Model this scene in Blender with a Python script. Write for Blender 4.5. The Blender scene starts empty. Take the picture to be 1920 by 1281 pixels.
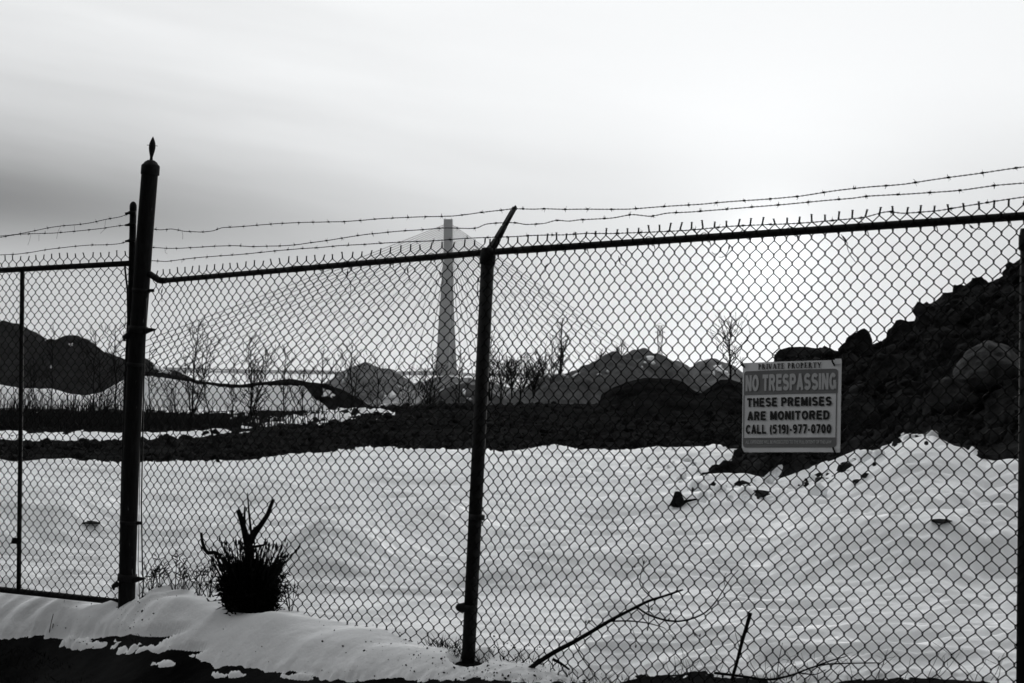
import bpy, bmesh, math, random
from mathutils import Vector, Matrix, noise

# ------------------------------------------------------------------ camera, sky, sun
S = bpy.context.scene
COL = S.collection
F, CX, CY = 3200.0, 960.0, 640.5           # focal length and centre in the 1920x1281 frame
PITCH, ROLL = math.radians(1.07), math.radians(0.6)
CAM = Vector((0, 0, 1.30))
ROT = Matrix.Rotation(math.pi/2+PITCH, 3, 'X') @ Matrix.Rotation(ROLL, 3, 'Z')
cd = bpy.data.cameras.new('camera'); cam = bpy.data.objects.new('camera', cd); COL.objects.link(cam)
cam.matrix_world = Matrix.Translation(CAM) @ ROT.to_4x4()
cd.sensor_width = 36; cd.lens = F/1920*36; cd.clip_start = 0.1; cd.clip_end = 20000
cd.dof.use_dof = True; cd.dof.focus_distance = 12.0; cd.dof.aperture_fstop = 11
S.camera = cam

def ray(px, py):
    return ROT @ Vector(((px-CX)/F, -(py-CY)/F, -1))
def at(px, py, Y):
    d = ray(px, py); return CAM + d*((Y-CAM.y)/d.y)
def gp(px, py, z=0.0):
    d = ray(px, py); return CAM + d*((z-CAM.z)/d.z)
RT = ROT.transposed()
def proj(p):
    q = RT @ (Vector(p)-CAM); return CX - F*q.x/q.z, CY + F*q.y/q.z

def lerp(a, b, t): return a+(b-a)*t
def sm(a, b, x):
    t = min(1, max(0, (x-a)/(b-a))); return t*t*(3-2*t)
def pl(pts, x):
    if x <= pts[0][0]: return pts[0][1]
    for (x0, y0), (x1, y1) in zip(pts, pts[1:]):
        if x <= x1: return y0+(y1-y0)*(x-x0)/(x1-x0)
    return pts[-1][1]
def n3(x, y, z=0.0): return noise.noise(Vector((x, y, z)))
def fbm(x, y, z=0.0, o=4): return noise.fractal(Vector((x, y, z)), 0.9, 2.1, o)

S.view_settings.view_transform = 'Standard'; S.view_settings.look = 'None'
S.view_settings.exposure = 0; S.view_settings.gamma = 1

SUN_DIR = ray(1440, 492).normalized()
SUN_EL = math.asin(SUN_DIR.z); SUN_AZ = math.atan2(SUN_DIR.x, SUN_DIR.y)
W = bpy.data.worlds.new('World'); S.world = W; W.use_nodes = True
def build_world():
    nt = W.node_tree; N = nt.nodes; L = nt.links
    N.clear()
    def m(op, a, b=None, c=None, clamp=False):
        n = N.new('ShaderNodeMath'); n.operation = op; n.use_clamp = clamp
        for i, v in enumerate((a, b, c)):
            if v is None: continue
            if isinstance(v, (int, float)): n.inputs[i].default_value = v
            else: L.new(v, n.inputs[i])
        return n.outputs[0]
    def ramp(v, stops):
        n = N.new('ShaderNodeValToRGB'); L.new(v, n.inputs[0])
        e = n.color_ramp.elements; n.color_ramp.interpolation = 'B_SPLINE'
        while len(e) < len(stops): e.new(0.5)
        for el, (p, k) in zip(e, stops): el.position = p; el.color = (k, k, k, 1)
        return n.outputs[0]
    def gauss(v, c, s):
        d = m('DIVIDE', m('SUBTRACT', v, c), s); return m('EXPONENT', m('MULTIPLY', m('MULTIPLY', d, d), -1))
    def sstep(v, a, b):
        n = N.new('ShaderNodeMapRange'); n.interpolation_type = 'SMOOTHSTEP'
        L.new(v, n.inputs[0]); n.inputs[1].default_value = a; n.inputs[2].default_value = b
        return n.outputs[0]
    tc = N.new('ShaderNodeTexCoord'); D = tc.outputs['Generated']
    sep = N.new('ShaderNodeSeparateXYZ'); L.new(D, sep.inputs[0])
    x, y, z = sep.outputs
    az = m('ARCTAN2', x, y); el = z
    dot = N.new('ShaderNodeVectorMath'); dot.operation = 'DOT_PRODUCT'; L.new(D, dot.inputs[0]); dot.inputs[1].default_value = SUN_DIR
    ang = m('ARCCOSINE', m('MINIMUM', dot.outputs['Value'], 0.999999))
    # streaky cirrus: noise stretched along a shallow slope
    comb = N.new('ShaderNodeCombineXYZ')
    L.new(m('MULTIPLY', az, 2.6), comb.inputs[0]); L.new(m('MULTIPLY', m('ADD', el, m('MULTIPLY', az, 0.14)), 17.0), comb.inputs[1])
    nz = N.new('ShaderNodeTexNoise'); nz.noise_dimensions = '3D'; nz.inputs['Scale'].default_value = 1.0; nz.inputs['Detail'].default_value = 5; nz.inputs['Roughness'].default_value = 0.5
    L.new(comb.outputs[0], nz.inputs['Vector'])
    st = m('SUBTRACT', nz.outputs['Fac'], 0.5)
    comb2 = N.new('ShaderNodeCombineXYZ')
    L.new(m('MULTIPLY', az, 5), comb2.inputs[0]); L.new(m('MULTIPLY', m('ADD', el, m('MULTIPLY', az, 0.14)), 60.0), comb2.inputs[1])
    nz2 = N.new('ShaderNodeTexNoise'); nz2.inputs['Scale'].default_value = 1.0; nz2.inputs['Detail'].default_value = 3; L.new(comb2.outputs[0], nz2.inputs['Vector'])
    st2 = m('SUBTRACT', nz2.outputs['Fac'], 0.5)
    elw = m('ADD', el, m('MULTIPLY', st, 0.03))
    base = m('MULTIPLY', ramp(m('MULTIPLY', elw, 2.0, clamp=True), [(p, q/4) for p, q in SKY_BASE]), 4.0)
    # dark cloud band on the left, fading out to the right
    left = sstep(az, 0.0, -0.33)
    slope = m('ADD', m('MULTIPLY', m('ADD', az, 0.3), -0.06), SKY_BAND[0])
    band = m('MULTIPLY', gauss(m('ADD', el, m('MULTIPLY', st, 0.02)), slope, SKY_BAND[1]), left)
    wide = m('MULTIPLY', gauss(el, m('ADD', slope, 0.038), 0.040), left)
    k = m('SUBTRACT', 1, m('MULTIPLY', band, SKY_BAND[2]))
    k = m('MULTIPLY', k, m('SUBTRACT', 1, m('MULTIPLY', wide, SKY_BAND[3])))
    k = m('MULTIPLY', k, m('ADD', 1, m('MULTIPLY', m('MULTIPLY', st, sstep(az, 0.2, -0.25)), 0.45)))
    k = m('MULTIPLY', k, m('ADD', 1, m('MULTIPLY', m('MULTIPLY', st2, sstep(az, 0.1, -0.3)), 0.14)))
    k = m('MULTIPLY', k, m('SUBTRACT', 1, m('MULTIPLY', m('MULTIPLY', sstep(el, 0.10, 0.17), sstep(az, -0.08, -0.34)), 0.13)))
    v = m('MULTIPLY', base, k)
    # glow of the veiled sun
    g1 = m('MULTIPLY', gauss(ang, 0.0, 0.024), 0.50)
    g2 = m('MULTIPLY', gauss(ang, 0.0, 0.075), 0.16)
    v = m('ADD', v, m('ADD', g1, g2))
    # unseen sky behind the camera dimmed to keep camera-facing surfaces dark
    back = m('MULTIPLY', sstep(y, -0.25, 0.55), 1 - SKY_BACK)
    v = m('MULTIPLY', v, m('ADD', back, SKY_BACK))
    v = m('MULTIPLY', v, m('ADD', m('MULTIPLY', sstep(el, -0.06, 0.0), 0.92), 0.08))
    sky = N.new('ShaderNodeTexSky'); sky.sky_type = 'NISHITA'; sky.sun_disc = False
    sky.sun_elevation = SUN_EL; sky.sun_rotation = SUN_AZ
    bw = N.new('ShaderNodeRGBToBW'); L.new(sky.outputs[0], bw.inputs[0])
    tot = m('ADD', m('MULTIPLY', v, 10.0), m('MULTIPLY', bw.outputs[0], 0.08))
    tint = N.new('ShaderNodeCombineColor')
    L.new(m('MULTIPLY', tot, 0.985), tint.inputs[0]); L.new(tot, tint.inputs[1]); L.new(m('MULTIPLY', tot, 1.01), tint.inputs[2])
    bg = N.new('ShaderNodeBackground'); bg.inputs['Strength'].default_value = 0.1
    L.new(tint.outputs[0], bg.inputs['Color'])
    out = N.new('ShaderNodeOutputWorld'); L.new(bg.outputs[0], out.inputs['Surface'])
# stops: position = 2*sin(elevation), radiance
SKY_BASE = [(0.0, .68), (0.04, .59), (0.08, .53), (0.17, .55), (0.25, .74), (0.33, .88), (0.46, .86), (0.54, 1.05), (0.66, 1.9), (0.82, 2.1), (1.0, 1.2)]  # unseen sky above the frame raised to brighten the snow
SKY_BAND = (0.096, 0.027, 0.70, 0.17)
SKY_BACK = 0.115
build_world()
sl = bpy.data.lights.new('sun', 'SUN'); sl.energy = 1.8; sl.angle = math.radians(12); sl.color = (1, .985, .96)
so = bpy.data.objects.new('sun', sl); COL.objects.link(so)
so.rotation_euler = SUN_DIR.to_track_quat('Z', 'Y').to_euler()

# ------------------------------------------------------------------ materials
def mat(name, col, rough=0.85, var=0.0, scale=4.0, detail=5, bump=0.0, bscale=None, dist=0.02, spec=0.3, metal=0.0,
        spots=None, stretch=(1, 1, 1), translucent=0):
    M = bpy.data.materials.new(name); M.use_nodes = True
    nt = M.node_tree; N = nt.nodes; L = nt.links
    b = N['Principled BSDF']; b.inputs['Roughness'].default_value = rough
    b.inputs['Specular IOR Level'].default_value = spec; b.inputs['Metallic'].default_value = metal
    c3 = (col*0.99, col, col*1.01)
    tc = N.new('ShaderNodeTexCoord'); mp = N.new('ShaderNodeMapping'); mp.inputs['Scale'].default_value = stretch
    L.new(tc.outputs['Object'], mp.inputs[0])
    def nz(s, d):
        n = N.new('ShaderNodeTexNoise'); n.inputs['Scale'].default_value = s; n.inputs['Detail'].default_value = d
        n.inputs['Roughness'].default_value = 0.62
        L.new(mp.outputs[0], n.inputs['Vector']); return n.outputs['Fac']
    def ramp(v, stops):
        n = N.new('ShaderNodeValToRGB'); L.new(v, n.inputs[0]); e = n.color_ramp.elements
        while len(e) < len(stops): e.new(0.5)
        for el, (p, k) in zip(e, stops): el.position = p; el.color = (k*.99, k, k*1.01, 1)
        return n.outputs[0]
    cs = None
    if var > 0: cs = ramp(nz(scale, detail), [(0.3, max(0.002, col*(1-var))), (0.7, min(1, col*(1+var)))])
    if spots:
        th, k, ss = spots
        fac = ramp(nz(ss, 4), [(th, 0), (th+0.03, 1)])
        mx = N.new('ShaderNodeMix'); mx.data_type = 'RGBA'; L.new(fac, mx.inputs['Factor'])
        if cs: L.new(cs, mx.inputs['A'])
        else: mx.inputs['A'].default_value = (*c3, 1)
        mx.inputs['B'].default_value = (k*.99, k, k*1.01, 1); cs = mx.outputs['Result']
    if cs: L.new(cs, b.inputs['Base Color'])
    else: b.inputs['Base Color'].default_value = (*c3, 1)
    if bump > 0:
        bp = N.new('ShaderNodeBump'); bp.inputs['Strength'].default_value = bump; bp.inputs['Distance'].default_value = dist
        L.new(nz(bscale or scale*3, 6), bp.inputs['Height']); L.new(bp.outputs[0], b.inputs['Normal'])
    return M
M_snow = mat('snow', 0.88, 0.7, var=0.05, scale=1.2, bump=0.5, bscale=26, dist=0.012, spec=0.2)
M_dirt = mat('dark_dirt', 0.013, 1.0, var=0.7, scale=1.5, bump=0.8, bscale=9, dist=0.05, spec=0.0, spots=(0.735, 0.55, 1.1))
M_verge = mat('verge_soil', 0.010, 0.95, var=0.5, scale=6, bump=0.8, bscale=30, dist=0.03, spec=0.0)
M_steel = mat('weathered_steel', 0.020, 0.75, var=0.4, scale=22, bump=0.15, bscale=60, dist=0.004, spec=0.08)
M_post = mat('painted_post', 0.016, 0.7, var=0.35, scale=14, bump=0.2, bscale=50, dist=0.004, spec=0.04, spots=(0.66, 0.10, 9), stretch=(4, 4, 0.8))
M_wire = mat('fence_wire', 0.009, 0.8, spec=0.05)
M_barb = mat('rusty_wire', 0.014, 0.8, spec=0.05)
M_bark = mat('bark', 0.012, 1.0, var=0.4, scale=30, spec=0.0)
M_twig = mat('twig', 0.012, 1.0, spec=0.0)
M_reed = mat('dry_reed', 0.03, 1.0, var=0.4, scale=3, spec=0.0)
M_grass = mat('dead_grass', 0.004, 1.0, spec=0.0)
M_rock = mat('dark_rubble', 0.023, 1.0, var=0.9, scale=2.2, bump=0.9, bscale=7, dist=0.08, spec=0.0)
M_rockl = mat('pale_boulder', 0.045, 0.9, var=0.6, scale=3.5, bump=0.7, bscale=8, dist=0.05, spec=0.15)
M_gravel = mat('grey_gravel', 0.19, 0.95, var=0.35, scale=1.2, bump=0.4, bscale=5, dist=0.12, spec=0.05, spots=(0.70, 0.75, 0.35))
M_gravel2 = mat('dark_gravel', 0.065, 0.95, var=0.25, scale=2.5, bump=0.5, bscale=5, dist=0.12, spec=0.05, spots=(0.73, 0.7, 0.5))
M_coal = mat('black_aggregate', 0.03, 1.0, var=0.3, scale=1.0, bump=0.5, bscale=3, dist=0.15, spec=0.0, spots=(0.715, 0.4, 0.6))
M_conc = mat('tower_concrete', 0.34, 0.9, var=0.08, scale=0.03, spec=0.1)
M_cable = mat('stay_cable', 0.03, 0.6, spec=0.2)
M_far = mat('far_shore', 0.32, 0.95, var=0.4, scale=0.02, spec=0.02)
M_river = mat('river_ice', 0.78, 0.35, var=0.08, scale=0.01, spec=0.4)
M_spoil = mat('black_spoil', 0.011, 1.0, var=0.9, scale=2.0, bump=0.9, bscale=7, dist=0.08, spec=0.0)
M_signw = mat('sign_white', 0.90, 0.5, var=0.12, scale=6, spec=0.3)
M_signr = mat('sign_band', 0.20, 0.5, var=0.06, scale=8, spec=0.3)
M_signl = mat('sign_light_lettering', 0.62, 0.5, spec=0.3)
M_signk = mat('sign_black_lettering', 0.01, 0.5, spec=0.2)
M_log = mat('pale_rock', 0.8, 0.9, var=0.4, scale=9, bump=0.6, bscale=14, dist=0.03, spec=0.1)

# ------------------------------------------------------------------ mesh helpers
class MB:
    def __init__(s): s.v = []; s.f = []
    def add(s, vs, fs):
        o = len(s.v); s.v.extend(vs); s.f.extend([tuple(i+o for i in f) for f in fs])
    def tube(s, pts, r, n=5, caps=True):
        pts = [Vector(p) for p in pts]; m = len(pts)
        if m < 2: return
        rs = r if isinstance(r, (list, tuple)) else [r]*m
        o = len(s.v); up = None
        for i, p in enumerate(pts):
            t = (pts[min(i+1, m-1)]-pts[max(i-1, 0)])
            t = t.normalized() if t.length > 1e-9 else Vector((0, 0, 1))
            if up is None:
                a = Vector((0, 0, 1)) if abs(t.z) < .9 else Vector((1, 0, 0)); up = t.cross(a).normalized()
            else:
                up = up - t*up.dot(t)
                up = up.normalized() if up.length > 1e-6 else t.orthogonal().normalized()
            w = t.cross(up)
            for k in range(n):
                an = 2*math.pi*k/n
                s.v.append(p + (up*math.cos(an)+w*math.sin(an))*rs[i])
        for i in range(m-1):
            for k in range(n):
                a = o+i*n+k; b = o+i*n+(k+1) % n
                s.f.append((a, b, b+n, a+n))
        if caps:
            s.f.append(tuple(o+k for k in range(n))[::-1]); s.f.append(tuple(o+(m-1)*n+k for k in range(n)))
    def box(s, c, ax, ay, az):
        c = Vector(c); vs = [c+ax*i+ay*j+az*k for i in (-1, 1) for j in (-1, 1) for k in (-1, 1)]
        s.add(vs, [(0, 1, 3, 2), (4, 6, 7, 5), (0, 4, 5, 1), (2, 3, 7, 6), (0, 2, 6, 4), (1, 5, 7, 3)])
    def lathe(s, base, axis, prof, n=20):
        axis = axis.normalized(); u = axis.orthogonal().normalized(); w = axis.cross(u); o = len(s.v)
        for (h, r) in prof:
            for k in range(n):
                a = 2*math.pi*k/n; s.v.append(base+axis*h+(u*math.cos(a)+w*math.sin(a))*r)
        for i in range(len(prof)-1):
            for k in range(n):
                a = o+i*n+k; b = o+i*n+(k+1) % n; s.f.append((a, b, b+n, a+n))
        s.f.append(tuple(o+k for k in range(n))[::-1]); s.f.append(tuple(o+(len(prof)-1)*n+k for k in range(n)))
    def build(s, name, material, parent=None, smooth=True):
        me = bpy.data.meshes.new(name); me.from_pydata([tuple(v) for v in s.v], [], s.f)
        me.materials.append(material); me.validate()
        if smooth: me.shade_smooth()
        o = bpy.data.objects.new(name, me); COL.objects.link(o)
        if parent:
            o.parent = parent
            o.location = -parent.location
        return o
def thing(name, label, cat, loc, group=None):
    o = bpy.data.objects.new(name, None); COL.objects.link(o); o.location = loc; o.empty_display_size = .1
    return tag(o, label, cat, group)
def tag(o, label=None, cat=None, group=None, kind=None):
    if label: o['label'] = label
    if cat: o['category'] = cat
    if group: o['group'] = group
    if kind: o['kind'] = kind
    return o
def grid(name, material, nu, nv, fn):
    me = bpy.data.meshes.new(name)
    vs = [fn(i/(nu-1), j/(nv-1)) for j in range(nv) for i in range(nu)]
    fs = [(j*nu+i, j*nu+i+1, (j+1)*nu+i+1, (j+1)*nu+i) for j in range(nv-1) for i in range(nu-1)]
    me.from_pydata(vs, [], fs); me.materials.append(material); me.shade_smooth()
    o = bpy.data.objects.new(name, me); COL.objects.link(o); return o

# ------------------------------------------------------------------ fence plane layout (pixel x -> depth)
Y_GATE, Y_MID, Y_RIGHT = 9.90, 7.71, 5.89
def Yf(px):                                     # depth of the fence line
    if px < 896: return 1/lerp(1/Y_GATE, 1/Y_MID, (px-283)/(896-283))
    return 1/lerp(1/Y_MID, 1/Y_RIGHT, (px-896)/(1922-896))
def Yg(px): return 1/lerp(1/10.5, 1/9.95, px/240.0)   # depth of the gate leaf

# ------------------------------------------------------------------ terrain
HEAP_BASE = [(1335, 912), (1400, 908), (1450, 918), (1500, 905), (1560, 882), (1620, 856), (1700, 806), (1750, 803), (1800, 832), (1850, 872), (1920, 885), (2200, 890)]
HEAP_Y = [(1335, 18), (1560, 17.5), (1700, 17), (1850, 15.5), (1920, 14.5), (2200, 13)]
ZB = [(1180, 0.0)] + [(x, at(x, y, pl(HEAP_Y, x)).z) for x, y in HEAP_BASE]
def base_z(X, Y):
    px = CX + F*X/max(Y, 1)
    z = 0.0
    if px > 1180:
        zb = pl(ZB, px); z += zb*sm(7.5, pl(HEAP_Y, px), Y)
    z += 0.17*sm(0.1, 1.6, X)*sm(10, 6.5, Y)
    z -= 0.15*sm(-2.5, -9, X)*sm(20, 40, Y)
    z -= 0.36*sm(Yf(px)-.15, Yf(px)-1.5, Y)*sm(1100, 700, px) if Y < 11 else 0
    z -= 0.17*sm(9.0, 9.85, Y)*sm(13, 11, Y)*sm(-1.75, -2.3, X)
    z -= 2.3*sm(58, 112, Y)
    return z
SNOW_FAR = [(-200, 880), (0, 878), (200, 872), (400, 868), (500, 861), (640, 851), (700, 848), (790, 852), (890, 848), (960, 850), (1040, 843), (1110, 851), (1200, 846), (1340, 842), (1380, 852), (1420, 850), (2200, 850)]
SNOW_NEAR = [(-300, 1196), (0, 1195), (150, 1191), (210, 1199), (290, 1203), (340, 1226), (400, 1244), (500, 1256), (650, 1266), (760, 1272), (900, 1272), (1000, 1284), (1080, 1276), (1240, 1264), (1400, 1262), (1470, 1292), (1540, 1288), (1600, 1272), (1800, 1270), (1900, 1285), (2300, 1320)]
def snow_thick(px, py, X, Y):
    """how far the snow surface stands above the soil (m), negative where it has melted off"""
    j = 6*fbm(X*4, Y*4, 3.1)+4*fbm(X*22, Y*22, 7.7, 4)
    near = pl(SNOW_NEAR, px)-py; j = j*.75+5*n3(X*2.0, Y*2.6, 8); near += j*1.7*sm(24, 3, near)
    far = py-pl(SNOW_FAR, px) + j*0.9
    t = min(near/36.0, 1.0)
    for cx, cy, rx, ry in ((300, 1246, 32, 9), (428, 1266, 36, 6), (168, 1212, 34, 9), (300, 1217, 70, 9), (560, 1272, 28, 4)):   # remnants
        d = 1-math.hypot((px-cx+3*j)/rx, (py-cy+.6*j)/ry); t = max(t, min(.13, d*.5+j*0.07-.05))
    for cx, cy, rx, ry, a in ((280, 1196, 85, 8, 1.3), (352, 1222, 48, 5, 0.8), (230, 1130, 34, 8, .8)):    # hollows
        d = 1-math.hypot((px-cx)/rx, (py-cy)/ry)
        if d > 0: t -= a*min(1, d*2.2)
    return max(-1, min(t, far/7.0))
HOLES = [(237, 1152, 42, 14, .5), (880, 1246, 44, 14, .5), (468, 1168, 66, 12, .35), (165, 983, 26, 3.0, .6), (1772, 986, 36, 3.5, .8), (1232, 907, 44, 4.5, 1.0), (1610, 905, 16, 3, .6), (470, 866, 30, 4, .9), (700, 862, 32, 3, .8), (745, 1005, 80, 5, .25),
         (60, 1030, 70, 10, .4), (770, 1030, 60, 6, .35)]
DRIFTS = [([(480, 1126), (600, 1124), (700, 1108), (780, 1086), (860, 1058), (960, 1040)], 46, .22), ([(1440, 1140), (1600, 1126), (1760, 1108), (2000, 1090)], 52, .19), ([(-200, 1072), (0, 1056), (120, 1036), (260, 1000)], 40, .20),
          ([(860, 1140), (1000, 1122), (1120, 1116), (1320, 1112)], 22, .09), ([(-200, 960), (0, 935), (110, 912), (240, 890)], 16, .05), ([(980, 1010), (1200, 985), (1450, 975), (1600, 990)], 16, .09), ([(1300, 1040), (1500, 1030), (1800, 1012), (2000, 1000)], 18, .11), ([(300, 985), (420, 960), (620, 930), (760, 925)], 14, .08), ([(640, 1020), (740, 1012), (860, 1004), (960, 1003)], 10, .04)]
BUMPS = [(640, 1092, 130, 20, .07, .35), (760, 1120, 120, 12, .05, .3), (100, 1010, 120, 22, .05, .4), (800, 1160, 90, 8, .03, .3), (1740, 1070, 160, 16, .03, .3),
         (330, 1160, 60, 14, .05, .2), (500, 1195, 60, 22, .05, .2), (410, 1178, 40, 14, .04, .2)]
def snow_z(X, Y):
    b = base_z(X, Y)
    px, py = proj((X, Y, b))
    t = snow_thick(px, py, X, Y)
    u = X + 0.25*n3(X*.8, Y*.8, 9)
    r = 0.10*n3(u*0.22+Y*.10, Y*0.42, 12.0) + 0.055*n3(u*0.40+Y*.16, Y*0.9, 1.0) + 0.034*n3(u*1.0+Y*.2, Y*2.1, 4.0) + 0.046*(.55-abs(n3(u*.9, Y*2.7, 8.0))*2) + 0.032*(.5-abs(n3(u*2.2, Y*6.0, 3.0))*2) + .012*n3(u*5, Y*11, 6.0) + 0.004*n3(X*14, Y*20, 2.0)
    if Y < 9.5 and px < 1100: r *= 0.30
    ne = sm(10.5, 8.5, Y); h = (lerp(0.07, .05, ne) if t > 0 else 0.05)*(math.copysign(abs(t)**lerp(.6, .75, ne), t)) + ne*(.020*n3(X*1.3+Y*.5, Y*4.5, 5)+.012*n3(X*2.2, Y*8.5, 15)*sm(-.1, .4, n3(X*.9, Y*.9, 31)+.1))*(1 if t > 0 else .3) + r*min(1, max(0, t)*1.2+.15)
    for pts, wd, a in DRIFTS:                   # wind-cut steps facing the road
        if pts[0][0] < px < pts[-1][0]:
            e = min(1, (px-pts[0][0])/120, (pts[-1][0]-px)/120); yc = pl(pts, px)+3*n3(px*.02, 4)
            h += a*e*sm(yc+3, yc-wd, py)*sm(yc-wd*2.4, yc-wd, py)
    for cx, cy, rx, ry, a in HOLES:
        d = 1-math.hypot((px-cx)/rx, (py-cy)/ry)
        if d > 0: h -= 0.16*a*min(1, d*1.5)
    for cx, cy, rx, ry, a, tl in BUMPS:
        q = ((px-cx)/rx)**2+((py-cy-(px-cx)*-tl*0.15)/ry)**2
        if q < 6: h += a*math.exp(-q)
    return b+h
def fan(u, v, a0, a1, y0, y1):
    Y = 1/lerp(1/y0, 1/y1, v); return lerp(a0, a1, u)*Y, Y
def snow_pt(u, v):
    X, Y = fan(u, v, -.40, .40, 6.0, 31.0); return (X, Y, snow_z(X, Y))
tag(grid('snow_field', M_snow, 800, 620, snow_pt), kind='structure')

def ground_z(X, Y):
    yf = Yf(CX+F*X/max(Y, 1)); yf = yf if 0 < yf < 12 else 12
    z = base_z(X, Y) - .28*sm(yf+.3, yf+1.6, Y)*sm(20.5, 18, Y)
    k = sm(24, 32, Y)*sm(75, 55, Y)
    z += k*(0.09*fbm(X*.35, Y*.35, 5)+0.06*fbm(X*1.6, Y*1.6, 2)+.05*max(0, fbm(X*4.5, Y*4.5, 6, 3)))
    z += 0.012*fbm(X*5, Y*5, 1, 3)*sm(20, 8, Y)
    # low dirt berm behind the snow, taller on the right
    px = CX+F*X/Y
    z += 0.35*sm(30, 46, Y)*sm(58, 50, Y)*sm(420, 900, px)
    return z
def ground_pt(u, v):
    Y = 1/pl([(0, 1/4.0), (.12, 1/21.0), (.86, 1/62.0), (1, 1/150.0)], v); X = lerp(-.45, .45, u)*Y
    return (X, Y, ground_z(X, Y))
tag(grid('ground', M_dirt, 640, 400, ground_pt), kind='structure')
def verge_pt(u, v):
    X, Y = lerp(-12, 12, u), lerp(-25, 4.3, v); return (X, Y, -0.02+.01*n3(X, Y))
tag(grid('verge', M_verge, 60, 60, verge_pt), kind='structure')
# snow lying in a strip on the dirt beyond the field, and round the feet of the piles
def strip(name, x0, x1, y0f, y1f, nu=160, nv=30, th=.05, ju=1.0, bias=.25):
    def f(u, v):
        px = lerp(x0, x1, u); py = lerp(y0f(px), y1f(px), v)
        Y = 1.45*F/max(py-(692+px*.0105), 20) if py > 800 else None
        p = gp(px, py, -0.14); X, Y = p.x, p.y
        e = min(1, 5*min(u, 1-u), 5*min(v, 1-v)) - bias + ju*.5*fbm(X*1.2, Y*1.2, 3)
        return (X, Y, ground_z(X, Y) + th*max(-1, min(1, e*2)))
    return tag(grid(name, M_snow, nu, nv, f), kind='structure')
strip('snow_strip', -160, 470, lambda x: 834-2*sm(100, 300, x) - 8*sm(280, 470, x), lambda x: 810+9*sm(100, 330, x), ju=.7)
strip('snow_patch', 420, 740, lambda x: 812, lambda x: 784, nu=200, nv=60, th=.09, ju=4.0, bias=1.15)
def far_snow(u, v):
    X, Y = lerp(-46, -8, u), lerp(56, 150, v)
    e = min(1, 8*min(u, 1-u), 8*min(v, 1-v)); return (X, Y, ground_z(X, Y)+.12*(e-.35+.5*fbm(X*.2, Y*.2, 8)))
tag(grid('snow_flat', M_snow, 90, 90, far_snow), kind='structure')
# river and far shore
def river_pt(u, v): return (lerp(-1500, 1500, u), lerp(132, 2750, v), -3.0)
tag(grid('river', M_river, 4, 4, river_pt), kind='structure')
def shore_pt(u, v):
    X = lerp(-1450, 1450, u); w = [(-.0, -3.4), (.25, 0), (.5, 1), (.75, 1), (1, -.2)]
    h = 1.5 + 9*max(0, n3(X*.011, 3.3)) + 5*max(0, n3(X*.05, 1.2)) + 3*n3(X*.3, 1.9)
    k = pl(w, v); return (X, lerp(2560, 2700, v), -3.4 if v == 0 else max(-2.5, h*k*.6))
tag(grid('far_shore', M_far, 900, 9, shore_pt), kind='structure')

def on_snow(px, py, sink=0.0):
    Y = 5.6; p = at(px, py, Y)                    # walk out along the ray until it meets the snow
    while Y < 33:
        q = at(px, py, Y); z = snow_z(q.x, Y)
        if z >= q.z: return Vector((q.x, Y, z-sink))
        Y += .06; p = q
    return p
def rock_mb(c, r, seed, sq=(1, 1, 1), cuts=14, sub=4, nz=.10):
    rnd = random.Random(seed); bm = bmesh.new(); bmesh.ops.create_icosphere(bm, subdivisions=sub, radius=1)
    pls = []
    for _ in range(cuts):
        n = Vector((rnd.uniform(-1, 1), rnd.uniform(-1, 1), rnd.uniform(-1, 1))).normalized(); pls.append((n, rnd.uniform(.55, .9)))
    mb = MB(); q = Matrix.Rotation(rnd.uniform(0, 6), 3, 'Z')
    for v in bm.verts:
        p = v.co.copy()
        for n, d in pls:
            k = p.dot(n)
            if k > d: p -= n*(k-d)
        p += p.normalized()*nz*fbm(p.x*2.2+seed, p.y*2.2, p.z*2.2)
        p = q @ p
        mb.v.append(Vector(c)+Vector((p.x*r*sq[0], p.y*r*sq[1], p.z*r*sq[2])))
    bm.verts.index_update()
    for f in bm.faces: mb.f.append(tuple(v.index for v in f.verts))
    bm.free(); return mb
# ------------------------------------------------------------------ stockpiles
def pile(name, label, cones, material, Y, tan, seed, cat='gravel pile', group=None, base=None, cap=.07, rough=.05, res=110, snow=None):
    """union of loose cones of material at its angle of repose; cones: (px, py, extra depth, slope factor)"""
    cs = []
    for c in cones:
        p = at(c[0], c[1], Y+c[2]); cs.append((p.x, p.y, p.z, tan*(c[3] if len(c) > 3 else 1)))
    zb = base if base is not None else base_z(cs[0][0], Y)-.3
    R = max((c[2]-zb)/c[3] for c in cs)
    x0 = min(c[0]-(c[2]-zb)/c[3] for c in cs)-.5; x1 = max(c[0]+(c[2]-zb)/c[3] for c in cs)+.5
    y0 = min(c[1]-(c[2]-zb)/c[3] for c in cs)-.5; y1 = max(c[1]+(c[2]-zb)/c[3] for c in cs)+.5
    Hm = max(c[2] for c in cs)-zb
    def f(u, v):
        x, y = lerp(x0, x1, u), lerp(y0, y1, v); z = -99
        jx = x+.10*Hm*n3(x*1.1/Hm*2, y*1.1/Hm*2, seed); jy = y+.10*Hm*n3(x*2.2/Hm, y*2.2/Hm, seed+5)
        for (cx, cy, cz, ct) in cs:
            r = math.hypot(jx-cx, jy-cy); k = cap*Hm
            z = max(z, cz - ct*(math.sqrt(r*r+k*k)-k))
        z += rough*Hm*(fbm(x*2.4/Hm*2, y*2.4/Hm*2, seed, 4)) 
        return (x, y, max(z, zb-.4))
    ry = max(20, int(res*(y1-y0)/(x1-x0)))
    o = grid(name, material, res, min(ry, 160), f)
    return tag(o, label, cat, group)
G = 'stockpiles of aggregate behind the dirt berm'
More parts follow.
